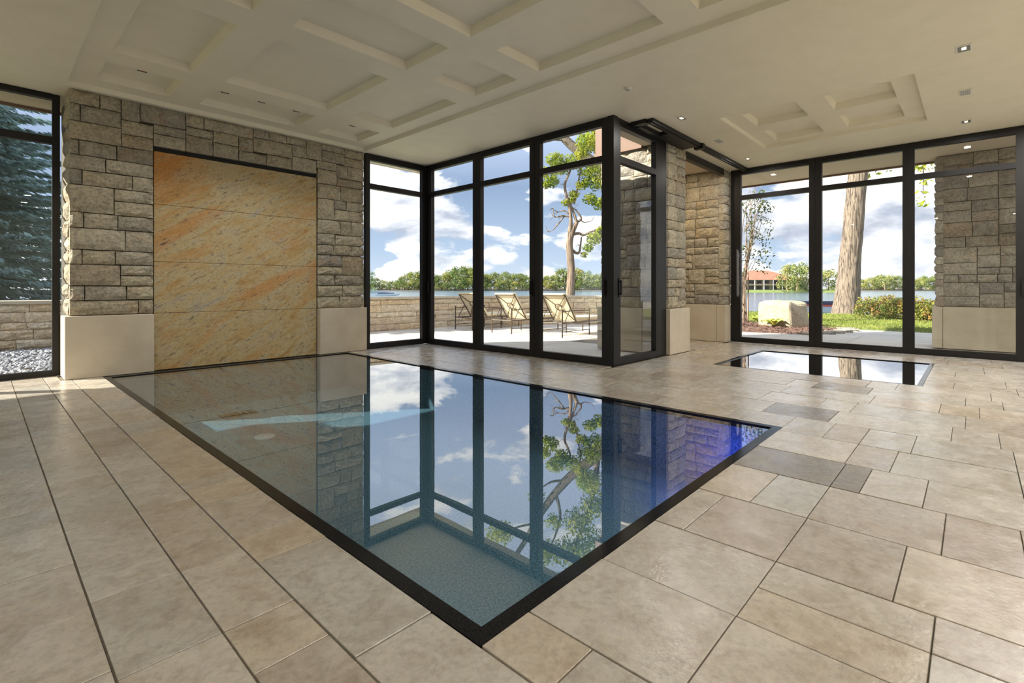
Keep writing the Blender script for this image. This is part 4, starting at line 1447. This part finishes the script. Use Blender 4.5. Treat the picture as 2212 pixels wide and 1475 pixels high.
lc = [(P(x, y, D3), r) for x, y, r in ((1880, 375, 0.35), (1905, 365, 0.3), (1930, 360, 0.3), (1990, 365, 0.5), (2000, 395, 0.35), (1990, 420, 0.4), (1993, 440, 0.25), (1808, 378, 0.15), (1985, 350, 0.5), (2010, 350, 0.5),
                                       (1880, 150, 2.5), (1960, 120, 2.5), (1800, 60, 2.5), (2000, 20, 3.0), (1900, -50, 3.0))]
fo = link_mesh('foliage', quads_mesh('foliage', leaf_cloud([c for c, r in lc], [r for c, r in lc], 3200, 0.13, 0.8, 0.1), M['leaf']), None, bt)
tag(fo, kind='stuff')

# slim many-stemmed young tree at the left lake window
D4 = 17.0
root = None
stems = []
for k in range(8):
    x0 = 1598 + k * 2.4
    xs = [x0, x0 + random.uniform(-4, 6), x0 + random.uniform(-8, 24), x0 + random.uniform(-12, 42)]
    ys = [700, 610, 500, 400 + random.uniform(-30, 60)]
    stems.append(([P(x, y, D4 + random.uniform(-0.5, 0.5)) for x, y in zip(xs, ys)], [0.03, 0.022, 0.014, 0.005]))
for k in range(22):
    x, y = random.uniform(1602, 1640), random.uniform(430, 590)
    stems.append(([P(x, y, D4), P(x + random.uniform(4, 16), y - random.uniform(6, 22), D4), P(x + random.uniform(10, 32), y - random.uniform(14, 50), D4)], [0.010, 0.007, 0.003]))
lc = [(P(random.uniform(1600, 1662), random.uniform(415, 590), D4), 0.22) for k in range(60)]
branch_tree('young_tree', 'slim many stemmed young tree with sparse leaves at the left lake window', stems, lc, M['bark2'], M['leaf_dark'], 700, 0.05)

# blue spruce outside the left window
root = empty('blue_spruce', (-1.3, 19.6, -0.7))
tag(root, 'large blue green spruce outside the left window', 'tree')
MB().tube([(-1.3, 19.6, -0.7), (-1.3, 19.6, 5), (-1.3, 19.6, 12)], [0.26, 0.18, 0.03], 10).build('trunk', M['bark2'], root, True)
Qs = []
for lvl in range(44):
    z = -0.3 + lvl * 0.28
    reach = 4.5 * (1 - lvl / 46.0) ** 0.85 + 0.2
    nb = int(9 + 12 * (1 - lvl / 44))
    for k in range(nb):
        th = 2 * PI * k / nb + lvl * 0.7 + random.uniform(-0.15, 0.15)
        ln = reach * random.uniform(0.75, 1.1)
        ns = int(ln * 130) + 25
        s = rng.uniform(0.12, 1, ns) ** 0.75
        droop = -0.20 * ln * s ** 1.4 + 0.10 * ln * s ** 4
        cx_ = -1.3 + math.cos(th) * ln * s
        cy2 = 19.6 + math.sin(th) * ln * s
        wd = 0.34 * (1.05 - s * 0.75)
        lat = rng.uniform(-1, 1, ns)
        cx_ = cx_ - math.sin(th) * lat * wd
        cy2 = cy2 + math.cos(th) * lat * wd
        cz = z + droop - np.abs(lat) * wd * 0.35 + rng.normal(0, 0.03, ns)
        Pn = np.stack([cx_, cy2, cz], 1)
        ud = np.stack([math.cos(th) * 0.8 - math.sin(th) * lat * 0.7, math.sin(th) * 0.8 + math.cos(th) * lat * 0.7, -0.35 + rng.normal(0, 0.2, ns)], 1)
        ud /= np.linalg.norm(ud, axis=1)[:, None]
        wv = np.cross(ud, np.array([0, 0, 1.0]) + rng.normal(0, 0.5, (ns, 3)))
        wv /= np.linalg.norm(wv, axis=1)[:, None]
        sz = rng.uniform(0.07, 0.15, ns)[:, None]
        q = np.zeros((ns, 4, 3))
        q[:, 0] = Pn - ud * sz
        q[:, 1] = Pn + wv * 0.034
        q[:, 2] = Pn + ud * sz
        q[:, 3] = Pn - wv * 0.034
        Qs.append(q)
fo = link_mesh('foliage', quads_mesh('foliage', np.concatenate(Qs), M['spruce']), None, root)
tag(fo, kind='stuff')
# spruce tip reaching past the stone wall
root = empty('small_spruce', tuple(P(775, 690, 22)))
tag(root, 'dark spruce twigs showing just right of the stone wall above the boats', 'tree')
MB().tube([P(775, 690, 22), P(777, 600, 22), P(780, 560, 22)], [0.08, 0.05, 0.01], 8).build('trunk', M['bark2'], root)
Qs = []
for (y, xe) in ((628, 812), (613, 808), (602, 804), (594, 810), (585, 798), (575, 792)):
    a, b = P(778, y - 2, 22), P(xe, y - 3, 22)
    ns = 90
    s = rng.uniform(0, 1, ns)
    A, B = np.array(a), np.array(b)
    Pn = A + (B - A) * s[:, None] + rng.normal(0, 0.035, (ns, 3))
    ud = np.tile((B - A) / np.linalg.norm(B - A), (ns, 1)) + rng.normal(0, 0.5, (ns, 3))
    ud /= np.linalg.norm(ud, axis=1)[:, None]
    wv = np.cross(ud, rng.normal(size=(ns, 3)))
    wv /= np.linalg.norm(wv, axis=1)[:, None]
    q = np.zeros((ns, 4, 3))
    q[:, 0], q[:, 1], q[:, 2], q[:, 3] = Pn - ud * 0.07, Pn + wv * 0.018, Pn + ud * 0.07, Pn - wv * 0.018
    Qs.append(q)
tag(link_mesh('foliage', quads_mesh('foliage', np.concatenate(Qs), M['spruce']), None, root), kind='stuff')

# shrubs beyond the lake window
for (c, lb, sc_) in (((23.4, 2.75), 'low reddish green shrub left of the mullion on the lawn', 1.0), ((23.0, 1.35), 'low reddish green shrub right of the mullion beside the grey pillar', 1.05)):
    x, y = c
    root = empty('shrub', (x, y, -0.02))
    tag(root, lb, 'shrub', 'shrubs on the lawn')
    cl = [((x + random.uniform(-0.55, 0.55), y + random.uniform(-0.6, 0.6), random.uniform(0.12, 0.60) * sc_), random.uniform(0.25, 0.40)) for k in range(22)]
    for k in range(7):
        th = 2 * PI * k / 7
        MB().tube([(x, y, -0.02), (x + 0.3 * math.cos(th), y + 0.3 * math.sin(th), 0.4), (x + 0.5 * math.cos(th), y + 0.5 * math.sin(th), 0.75)], [0.02, 0.014, 0.005], 5).build('stem', M['bark2'], root)
    tag(link_mesh('foliage', quads_mesh('foliage', leaf_cloud([c_ for c_, r in cl], [r for c_, r in cl], 5200, 0.045, 0.9, 0.2), M['shrub']), None, root), kind='stuff')


def hosta(x, y, s, label):
    root = empty('hosta', (x, y, -0.01))
    tag(root, label, 'plant', 'leafy plants by the boulder')
    for k in range(15):
        th = 2 * PI * k / 15 + random.uniform(-0.2, 0.2)
        ln = s * random.uniform(0.7, 1.1)
        h = s * random.uniform(0.5, 1.0)
        c, sn = math.cos(th), math.sin(th)
        v = []
        for t, wd in ((0.0, 0.01), (0.35, 0.16), (0.65, 0.18), (1.0, 0.01)):
            r = ln * t
            z = h * (1.7 * t - 1.2 * t * t)
            for sg in (-1, 1):
                v.append((x + c * r - sn * wd * s * sg, y + sn * r + c * wd * s * sg, z + 0.02 * abs(sg)))
        MB().add(v, [(0, 1, 3, 2), (2, 3, 5, 4), (4, 5, 7, 6)]).build('leaf', M['hosta'], root)


for i, (px, py, s, lb) in enumerate(((1655, 702, 0.34, 'lime green leafy plant at the left foot of the boulder'), (1672, 706, 0.42, 'lime green leafy plant in front of the boulder, biggest of four'),
                                     (1632, 694, 0.28, 'lime green leafy plant left of the boulder near the window frame'), (1690, 703, 0.25, 'yellowish leafy plant against the middle of the boulder'))):
    l = (px - 1106) / 1072.4
    d = 1072.4 * 1.16 / (py - 622.5)
    p = (F2 + R2 * l) * d
    hosta(p.x, p.y, s, lb)

# boulder
V, Fc = [], []
nu, nv = 20, 12
for j in range(nv + 1):
    ph = PI * j / nv
    for i in range(nu):
        th = 2 * PI * i / nu
        d = Vector((math.sin(ph) * math.cos(th), math.sin(ph) * math.sin(th), math.cos(ph)))
        e = 0.24
        q = Vector([math.copysign(abs(c) ** e, c) for c in d])
        nz = mnoise.noise(q * 1.7 + Vector((3, 1, 2))) * 0.13 + mnoise.noise(q * 4.0) * 0.06
        q = q * (1 + nz)
        V.append((q.x * 0.44, q.y * 0.60 * (1 - 0.08 * q.z), q.z * 0.43 + 0.36))
for j in range(nv):
    for i in range(nu):
        i2 = (i + 1) % nu
        Fc.append((j * nu + i, (j + 1) * nu + i, (j + 1) * nu + i2, j * nu + i2))
bo = MB().add(V, Fc).mesh('boulder')
bo = link_mesh('boulder', bo, M['boulder'], None, (16.85, 4.30, -0.03), (0, 0, math.radians(-27)))
tag(bo, 'large pale squared boulder in the planting bed behind the left lake window', 'boulder')

# ------------------------------------------------------------------ loungers


def make_lounger(label):
    root = empty('sun_lounger', (0, 0, 0))
    tag(root, label, 'sun lounger', 'sun loungers on the terrace')
    hw = 0.355
    seat_z = 0.34
    for sy in (-1, 1):
        y = sy * hw
        for x in (0.0, 1.15):
            l = MB().tube([(x, y, 0), (x, y, 0.64)], 0.016, 8).build('leg', M['bronze'], root)
            MB().tube([(x, y, 0.64), (x, y, 0.665)], 0.024, 8).build('finial', M['bronze'], l)
        MB().tube([(1.92, y, 0), (1.92, y, seat_z)], 0.016, 8).build('leg', M['bronze'], root)
        MB().tube([(0, y, 0.615), (0.55, y, 0.63), (1.15, y, 0.615)], 0.013, 8).build('armrest', M['bronze'], root)
        MB().tube([(0.0, y, seat_z), (1.98, y, seat_z)], 0.018, 8).build('side_rail', M['bronze'], root)
        MB().tube([(1.15, y, 0.14), (0.0, y, 0.14)], 0.010, 6).build('stretcher', M['bronze'], root)
        MB().tube([(0.58, y * 0.97, seat_z + 0.02), (0.12, y * 0.97, 1.0)], 0.016, 8).build('back_post', M['bronze'], root)
        MB().tube([(0.33, y * 0.97, 0.68), (0.10, y * 0.97, seat_z)], 0.011, 6).build('back_strut', M['bronze'], root)
    for x in (0.0, 0.55, 1.25, 1.98):
        MB().tube([(x, -hw, seat_z), (x, hw, seat_z)], 0.014, 6).build('cross_rail', M['bronze'], root)
    bx = lambda t: (0.58 + (0.12 - 0.58) * t, seat_z + 0.02 + (1.0 - seat_z - 0.02) * t)
    x, z = bx(1.0)
    MB().tube([(x, -hw * 0.97, z), (x, hw * 0.97, z)], 0.016, 8).build('top_rail', M['bronze'], root)
    cxr, czr = bx(0.54)
    ux, uz = -0.46 / math.hypot(0.46, 0.64), 0.64 / math.hypot(0.46, 0.64)
    ring = []
    for k in range(21):
        th = 2 * PI * k / 20
        ring.append((cxr + ux * 0.095 * math.sin(th), 0.095 * math.cos(th), czr + uz * 0.095 * math.sin(th)))
    MB().tube(ring, 0.011, 6, False).build('ring', M['bronze'], root)
    for sy in (-1, 1):
        for t in (0.03, 0.97):
            ex, ez = bx(t)
            s = 1 if t > 0.5 else -1
            k = 0.067
            MB().tube([(cxr + ux * k * s, sy * k, czr + uz * k * s), (ex, sy * hw * 0.92, ez)], 0.010, 6).build('back_brace', M['bronze'], root)

    def cushion(name, p0, p1, th, w):
        (x0, z0), (x1, z1) = p0, p1
        d = Vector((x1 - x0, 0, z1 - z0))
        ln = d.length
        d.normalize()
        nrm = Vector((-d.z, 0, d.x))
        if nrm.z < 0:
            nrm = -nrm
        m = MB().cbox(0, ln, -w, w, 0, th, 0.022)
        m.v = [tuple(Vector((x0, 0, z0)) + d * a + nrm * c + Vector((0, b, 0))) for a, b, c in m.v]
        return m.build(name, M['cushion'], root)
    cushion('seat_cushion', (0.60, seat_z + 0.02), (2.0, seat_z + 0.02), 0.09, hw - 0.03)
    cushion('back_cushion', (0.60, seat_z + 0.04), (0.13, 1.01), 0.085, hw - 0.03)
    m = MB().cbox(0.06, 0.20, -hw + 0.02, hw - 0.02, 1.0, 1.045, 0.018)
    m.build('headrest_flap', M['cushion'], root)
    return root


lg = make_lounger('cream cushioned sun lounger nearest the glass corner, leftmost of three')
lg.location = (9.33, 10.55, -0.02)
copy_tree(lg, (9.24, 8.97, -0.02), 0.0, 'cream cushioned sun lounger in the middle of three on the terrace')
copy_tree(lg, (9.34, 7.44, -0.02), 0.02, 'cream cushioned sun lounger beside the bare branched tree, rightmost of three')

# ------------------------------------------------------------------ far shore


def far_tree_meshes():
    out = []
    for k in range(5):
        cl = []
        hgt = 1.0
        for j in range(26):
            zz = random.uniform(0.06, 0.92)
            rr = 0.36 * math.sin(PI * min(max((zz + 0.25) / 1.25, 0.05), 0.98)) ** 0.8
            th = random.uniform(0, 2 * PI)
            cl.append(((rr * 0.8 * math.cos(th), rr * 0.8 * math.sin(th), zz), random.uniform(0.10, 0.19)))
        Q = leaf_cloud([c for c, r in cl], [r for c, r in cl], 1300, 0.035, 0.9, 0.45)
        for mt in ('leaf_far', 'leaf_far2'):
            out.append(quads_mesh('crown', Q, M[mt]))
    return out


FTM = far_tree_meshes()
trunk_me = MB().tube([(0, 0, -0.02), (0.01, 0, 0.3), (0, 0.01, 0.65)], [0.035, 0.025, 0.012], 6).mesh('trunk')
trunk_me.materials.append(M['bark2'])


def far_tree(x, y, z, h, wide, k, label, group):
    r = empty('shore_tree', (x, y, z))
    r.scale = (h * wide, h * wide, h)
    tag(r, label, 'tree', group)
    for nm, me in (('crown', FTM[k % len(FTM)]), ('trunk', trunk_me)):
        o = bpy.data.objects.new(nm, me)
        C.objects.link(o)
        o.parent = r
    r.rotation_euler = (0, 0, random.uniform(0, 6.28))
    return r


shore = MB()
SD = 430.0
line = [at_px(px, 622, SD + 12 * math.sin(px * 0.013)) for px in range(560, 2500, 40)]
v = []
for p in line:
    d = Vector((p.x, p.y, 0)).normalized()
    for q, z in ((p - d * 6, -1.2), (p + d * 4, -0.5), (p + d * 60, 0.6)):
        v.append((q.x, q.y, z))
f = []
for i in range(len(line) - 1):
    for j in range(2):
        a = i * 3 + j
        f.append((a, a + 3, a + 4, a + 1))
shore.add(v, f)
shore = shore.build('far_shore', M['earth'])
tag(shore, 'low green shore on the far side of the lake', 'shore', kind='structure')


def hline(px):
    # height of the tree line in pixels above the horizon
    return 33 + 9 * math.sin(px * 0.021) + 6 * math.sin(px * 0.057 + 1) + 8 * math.exp(-((px - 1080) / 70.0) ** 2)


px = 770.0
while px < 1330:
    hp = hline(px) * random.uniform(0.85, 1.12)
    dd = SD + random.uniform(4, 40)
    p = at_px(px, 622, dd)
    far_tree(p.x, p.y, 0.4, (hp + 1) / 1072 * dd, random.uniform(0.85, 1.2), random.randrange(10), 'leafy green tree on the far shore seen through the folding doors', 'far shore trees beyond the loungers')
    px += random.uniform(7, 12)
px = 770.0
while px < 1330:
    dd = SD + random.uniform(-2, 3)
    hp = random.uniform(12, 22)
    p = at_px(px, 622, dd)
    far_tree(p.x, p.y, 0.0, hp / 1072 * dd, random.uniform(1.0, 1.5), random.randrange(10), 'small leafy tree at the water line beyond the folding doors', 'low trees at the water line')
    px += random.uniform(10, 17)
px = 1845.0
while px < 2040:
    hp = (31 + 5 * math.sin(px * 0.05)) * random.uniform(0.85, 1.1)
    dd = SD + random.uniform(0, 30)
    p = at_px(px, 622, dd)
    far_tree(p.x, p.y, 0.0, hp / 1072 * dd, random.uniform(0.9, 1.3), random.randrange(10), 'leafy green tree on the far shore right of the big trunk', 'far shore trees right of the trunk')
    px += random.uniform(7, 12)

# the point with the house
HD = 250.0
pen = MB()
ps = [at_px(px, 622, HD) for px in range(1540, 1850, 15)]
v = []
for i, p in enumerate(ps):
    d = Vector((p.x, p.y, 0)).normalized()
    for q, z in ((p - d * 4, -1.2), (p, 0.1), (p + d * 40, 0.8), (p + d * 44, -1.2)):
        v.append((q.x, q.y, z))
f = []
for i in range(len(ps) - 1):
    for j in range(3):
        a = i * 4 + j
        f.append((a, a + 4, a + 5, a + 1))
pen.add(v, f)
pen = pen.build('shore_point', M['lawn'])
tag(pen, 'grassy point of land carrying the red roofed house', 'shore', kind='structure')
hp_ = at_px(1640, 622, HD + 18)
hz = math.atan2(R2.y, R2.x)
house = empty('lake_house', (hp_.x, hp_.y, 0.3), hz)
tag(house, 'two storey house with a broad reddish hipped roof across the lake', 'house')


def local(mb, name, mat, parent):
    m4 = Matrix.LocRotScale(Vector((hp_.x, hp_.y, 0.3)), house.rotation_euler, None)
    mb.v = [tuple(m4 @ Vector(p)) for p in mb.v]
    return mb.build(name, mat, parent)


hw_, hd_ = 17.5, 8.0
wallh = local(MB().box(-hw_, hw_, -hd_, hd_, 0, 5.2), 'wall', M['housewall'], house)
local(MB().add([(-hw_ - 2, -hd_ - 2, 5.2), (hw_ + 2, -hd_ - 2, 5.2), (hw_ + 2, hd_ + 2, 5.2), (-hw_ - 2, hd_ + 2, 5.2), (-4.5, 0, 10.4), (4.5, 0, 10.4)],
               [(0, 1, 5, 4), (1, 2, 5), (2, 3, 4, 5), (3, 0, 4), (3, 2, 1, 0)]), 'roof', M['rooftile'], house)
local(MB().box(-hw_ - 1, hw_ + 1, -hd_ - 2, -hd_, 2.4, 2.75), 'balcony', M['housewall'], house)
for k in range(9):
    x = -16 + k * 4.0
    local(MB().box(x - 1.3, x + 1.3, -hd_ - 0.06, -hd_ + 0.05, 3.3, 4.9), 'window', M['housewin'], house)
    local(MB().box(x - 1.4, x + 1.4, -hd_ - 0.06, -hd_ + 0.05, 0.3, 2.2), 'window', M['housewin'], house)
for k in range(8):
    x = -16.8 + k * 4.8
    local(MB().box(x - 0.12, x + 0.12, -hd_ - 2, -hd_ - 1.7, 0, 5.2), 'porch_post', M['hullwhite'], house)
for (px, top, w, dd, k, lb) in ((1700, 566, 0.85, HD - 4, 1, 'tall spreading tree standing in front of the red roofed house'), (1722, 560, 1.0, HD + 6, 2, 'tall bushy tree right of the house, left of the mullion'),
                                (1742, 568, 1.0, HD + 2, 5, 'bushy tree at the mullion beside the red roofed house'), (1790, 575, 0.95, HD + 4, 3, 'green tree between the mullion and the big trunk'),
                                (1808, 588, 0.9, HD + 8, 6, 'lower green tree just left of the big trunk'), (1770, 580, 1.0, HD + 12, 7, 'green tree mostly hidden by the first lake window mullion'),
                                (1612, 596, 1.1, HD + 42, 4, 'tree rising behind the left end of the red roof'), (1632, 592, 1.1, HD + 44, 8, 'tree rising behind the middle of the red roof'),
                                (1735, 604, 1.2, HD - 3, 9, 'small round tree at the water in front of the house end')):
    p = at_px(px, 622, dd)
    far_tree(p.x, p.y, 0.2, (622.5 - top + 2) / 1072 * dd, w, k, lb, 'trees around the lake house')

# ------------------------------------------------------------------ boats


def boat(name, loc, rz, ln, label, stripe, cover, motor):
    root = empty(name, loc, rz)
    tag(root, label, 'boat')
    m4 = Matrix.LocRotScale(Vector(loc), root.rotation_euler, None)

    def put(mb, nm, mat, par=root):
        mb.v = [tuple(m4 @ Vector(p)) for p in mb.v]
        return mb.build(nm, mat, par)
    st = [(-0.5, 0.16, 0.0, 0.5), (-0.2, 0.19, -0.03, 0.5), (0.2, 0.17, 0.0, 0.54), (0.42, 0.08, 0.12, 0.6), (0.5, 0.01, 0.3, 0.64)]
    v, f = [], []
    for x, w, zb, zt in st:
        w2 = w * ln
        v += [(x * ln, -w2, zt), (x * ln, -w2 * 0.75, zb + 0.1), (x * ln, 0, zb), (x * ln, w2 * 0.75, zb + 0.1), (x * ln, w2, zt)]
    for i in range(len(st) - 1):
        for j in range(4):
            a = i * 5 + j
            f.append((a, a + 1, a + 6, a + 5))
    f.append((0, 1, 2, 3, 4))
    f += [(i * 5, i * 5 + 5, i * 5 + 9, i * 5 + 4) for i in range(len(st) - 1)]
    put(MB().add(v, f), 'hull', M['hullwhite'])
    if stripe:
        v, f = [], []
        for x, w, zb, zt in st:
            w2 = w * ln + 0.012
            v += [(x * ln, -w2, zt + 0.015), (x * ln, -w2, zt - 0.09), (x * ln, w2, zt - 0.09), (x * ln, w2, zt + 0.015)]
        for i in range(len(st) - 1):
            a = i * 4
            f += [(a, a + 1, a + 5, a + 4), (a + 3, a + 7, a + 6, a + 2)]
        put(MB().add(v, f), 'stripe', M['hullred'])
    if cover:
        put(MB().cbox(-0.42 * ln, 0.25 * ln, -0.15 * ln, 0.15 * ln, 0.5, 0.72, 0.05), 'cover', M['navy'])
    if motor:
        mo = put(MB().cbox(-0.58 * ln, -0.51 * ln, -0.14, 0.14, 0.45, 0.95, 0.04), 'outboard_motor', M['motor'])
        put(MB().box(-0.555 * ln, -0.53 * ln, -0.05, 0.05, -0.3, 0.45), 'shaft', M['motor'], mo)
    return root


bp_ = at_px(1752, 622, 30)
boat('moored_boat', (bp_.x, bp_.y, -0.35), math.atan2(R2.y, R2.x) + PI, 3.6, 'white boat with a red stripe moored behind the pale boulder', True, True, True)
for i, (px, dd, lb) in enumerate(((803, 120, 'white covered boat on the lake just right of the stone wall'), (838, 105, 'low dark covered boat on the lake left of the glass corner'))):
    p = at_px(px, 622, dd)
    boat('moored_boat', (p.x, p.y, -0.6 + (0.55 if i == 0 else 0.1)), math.atan2(R2.y, R2.x) + 0.15, 8.0 if i == 0 else 5.0, lb, False, i == 1, False)
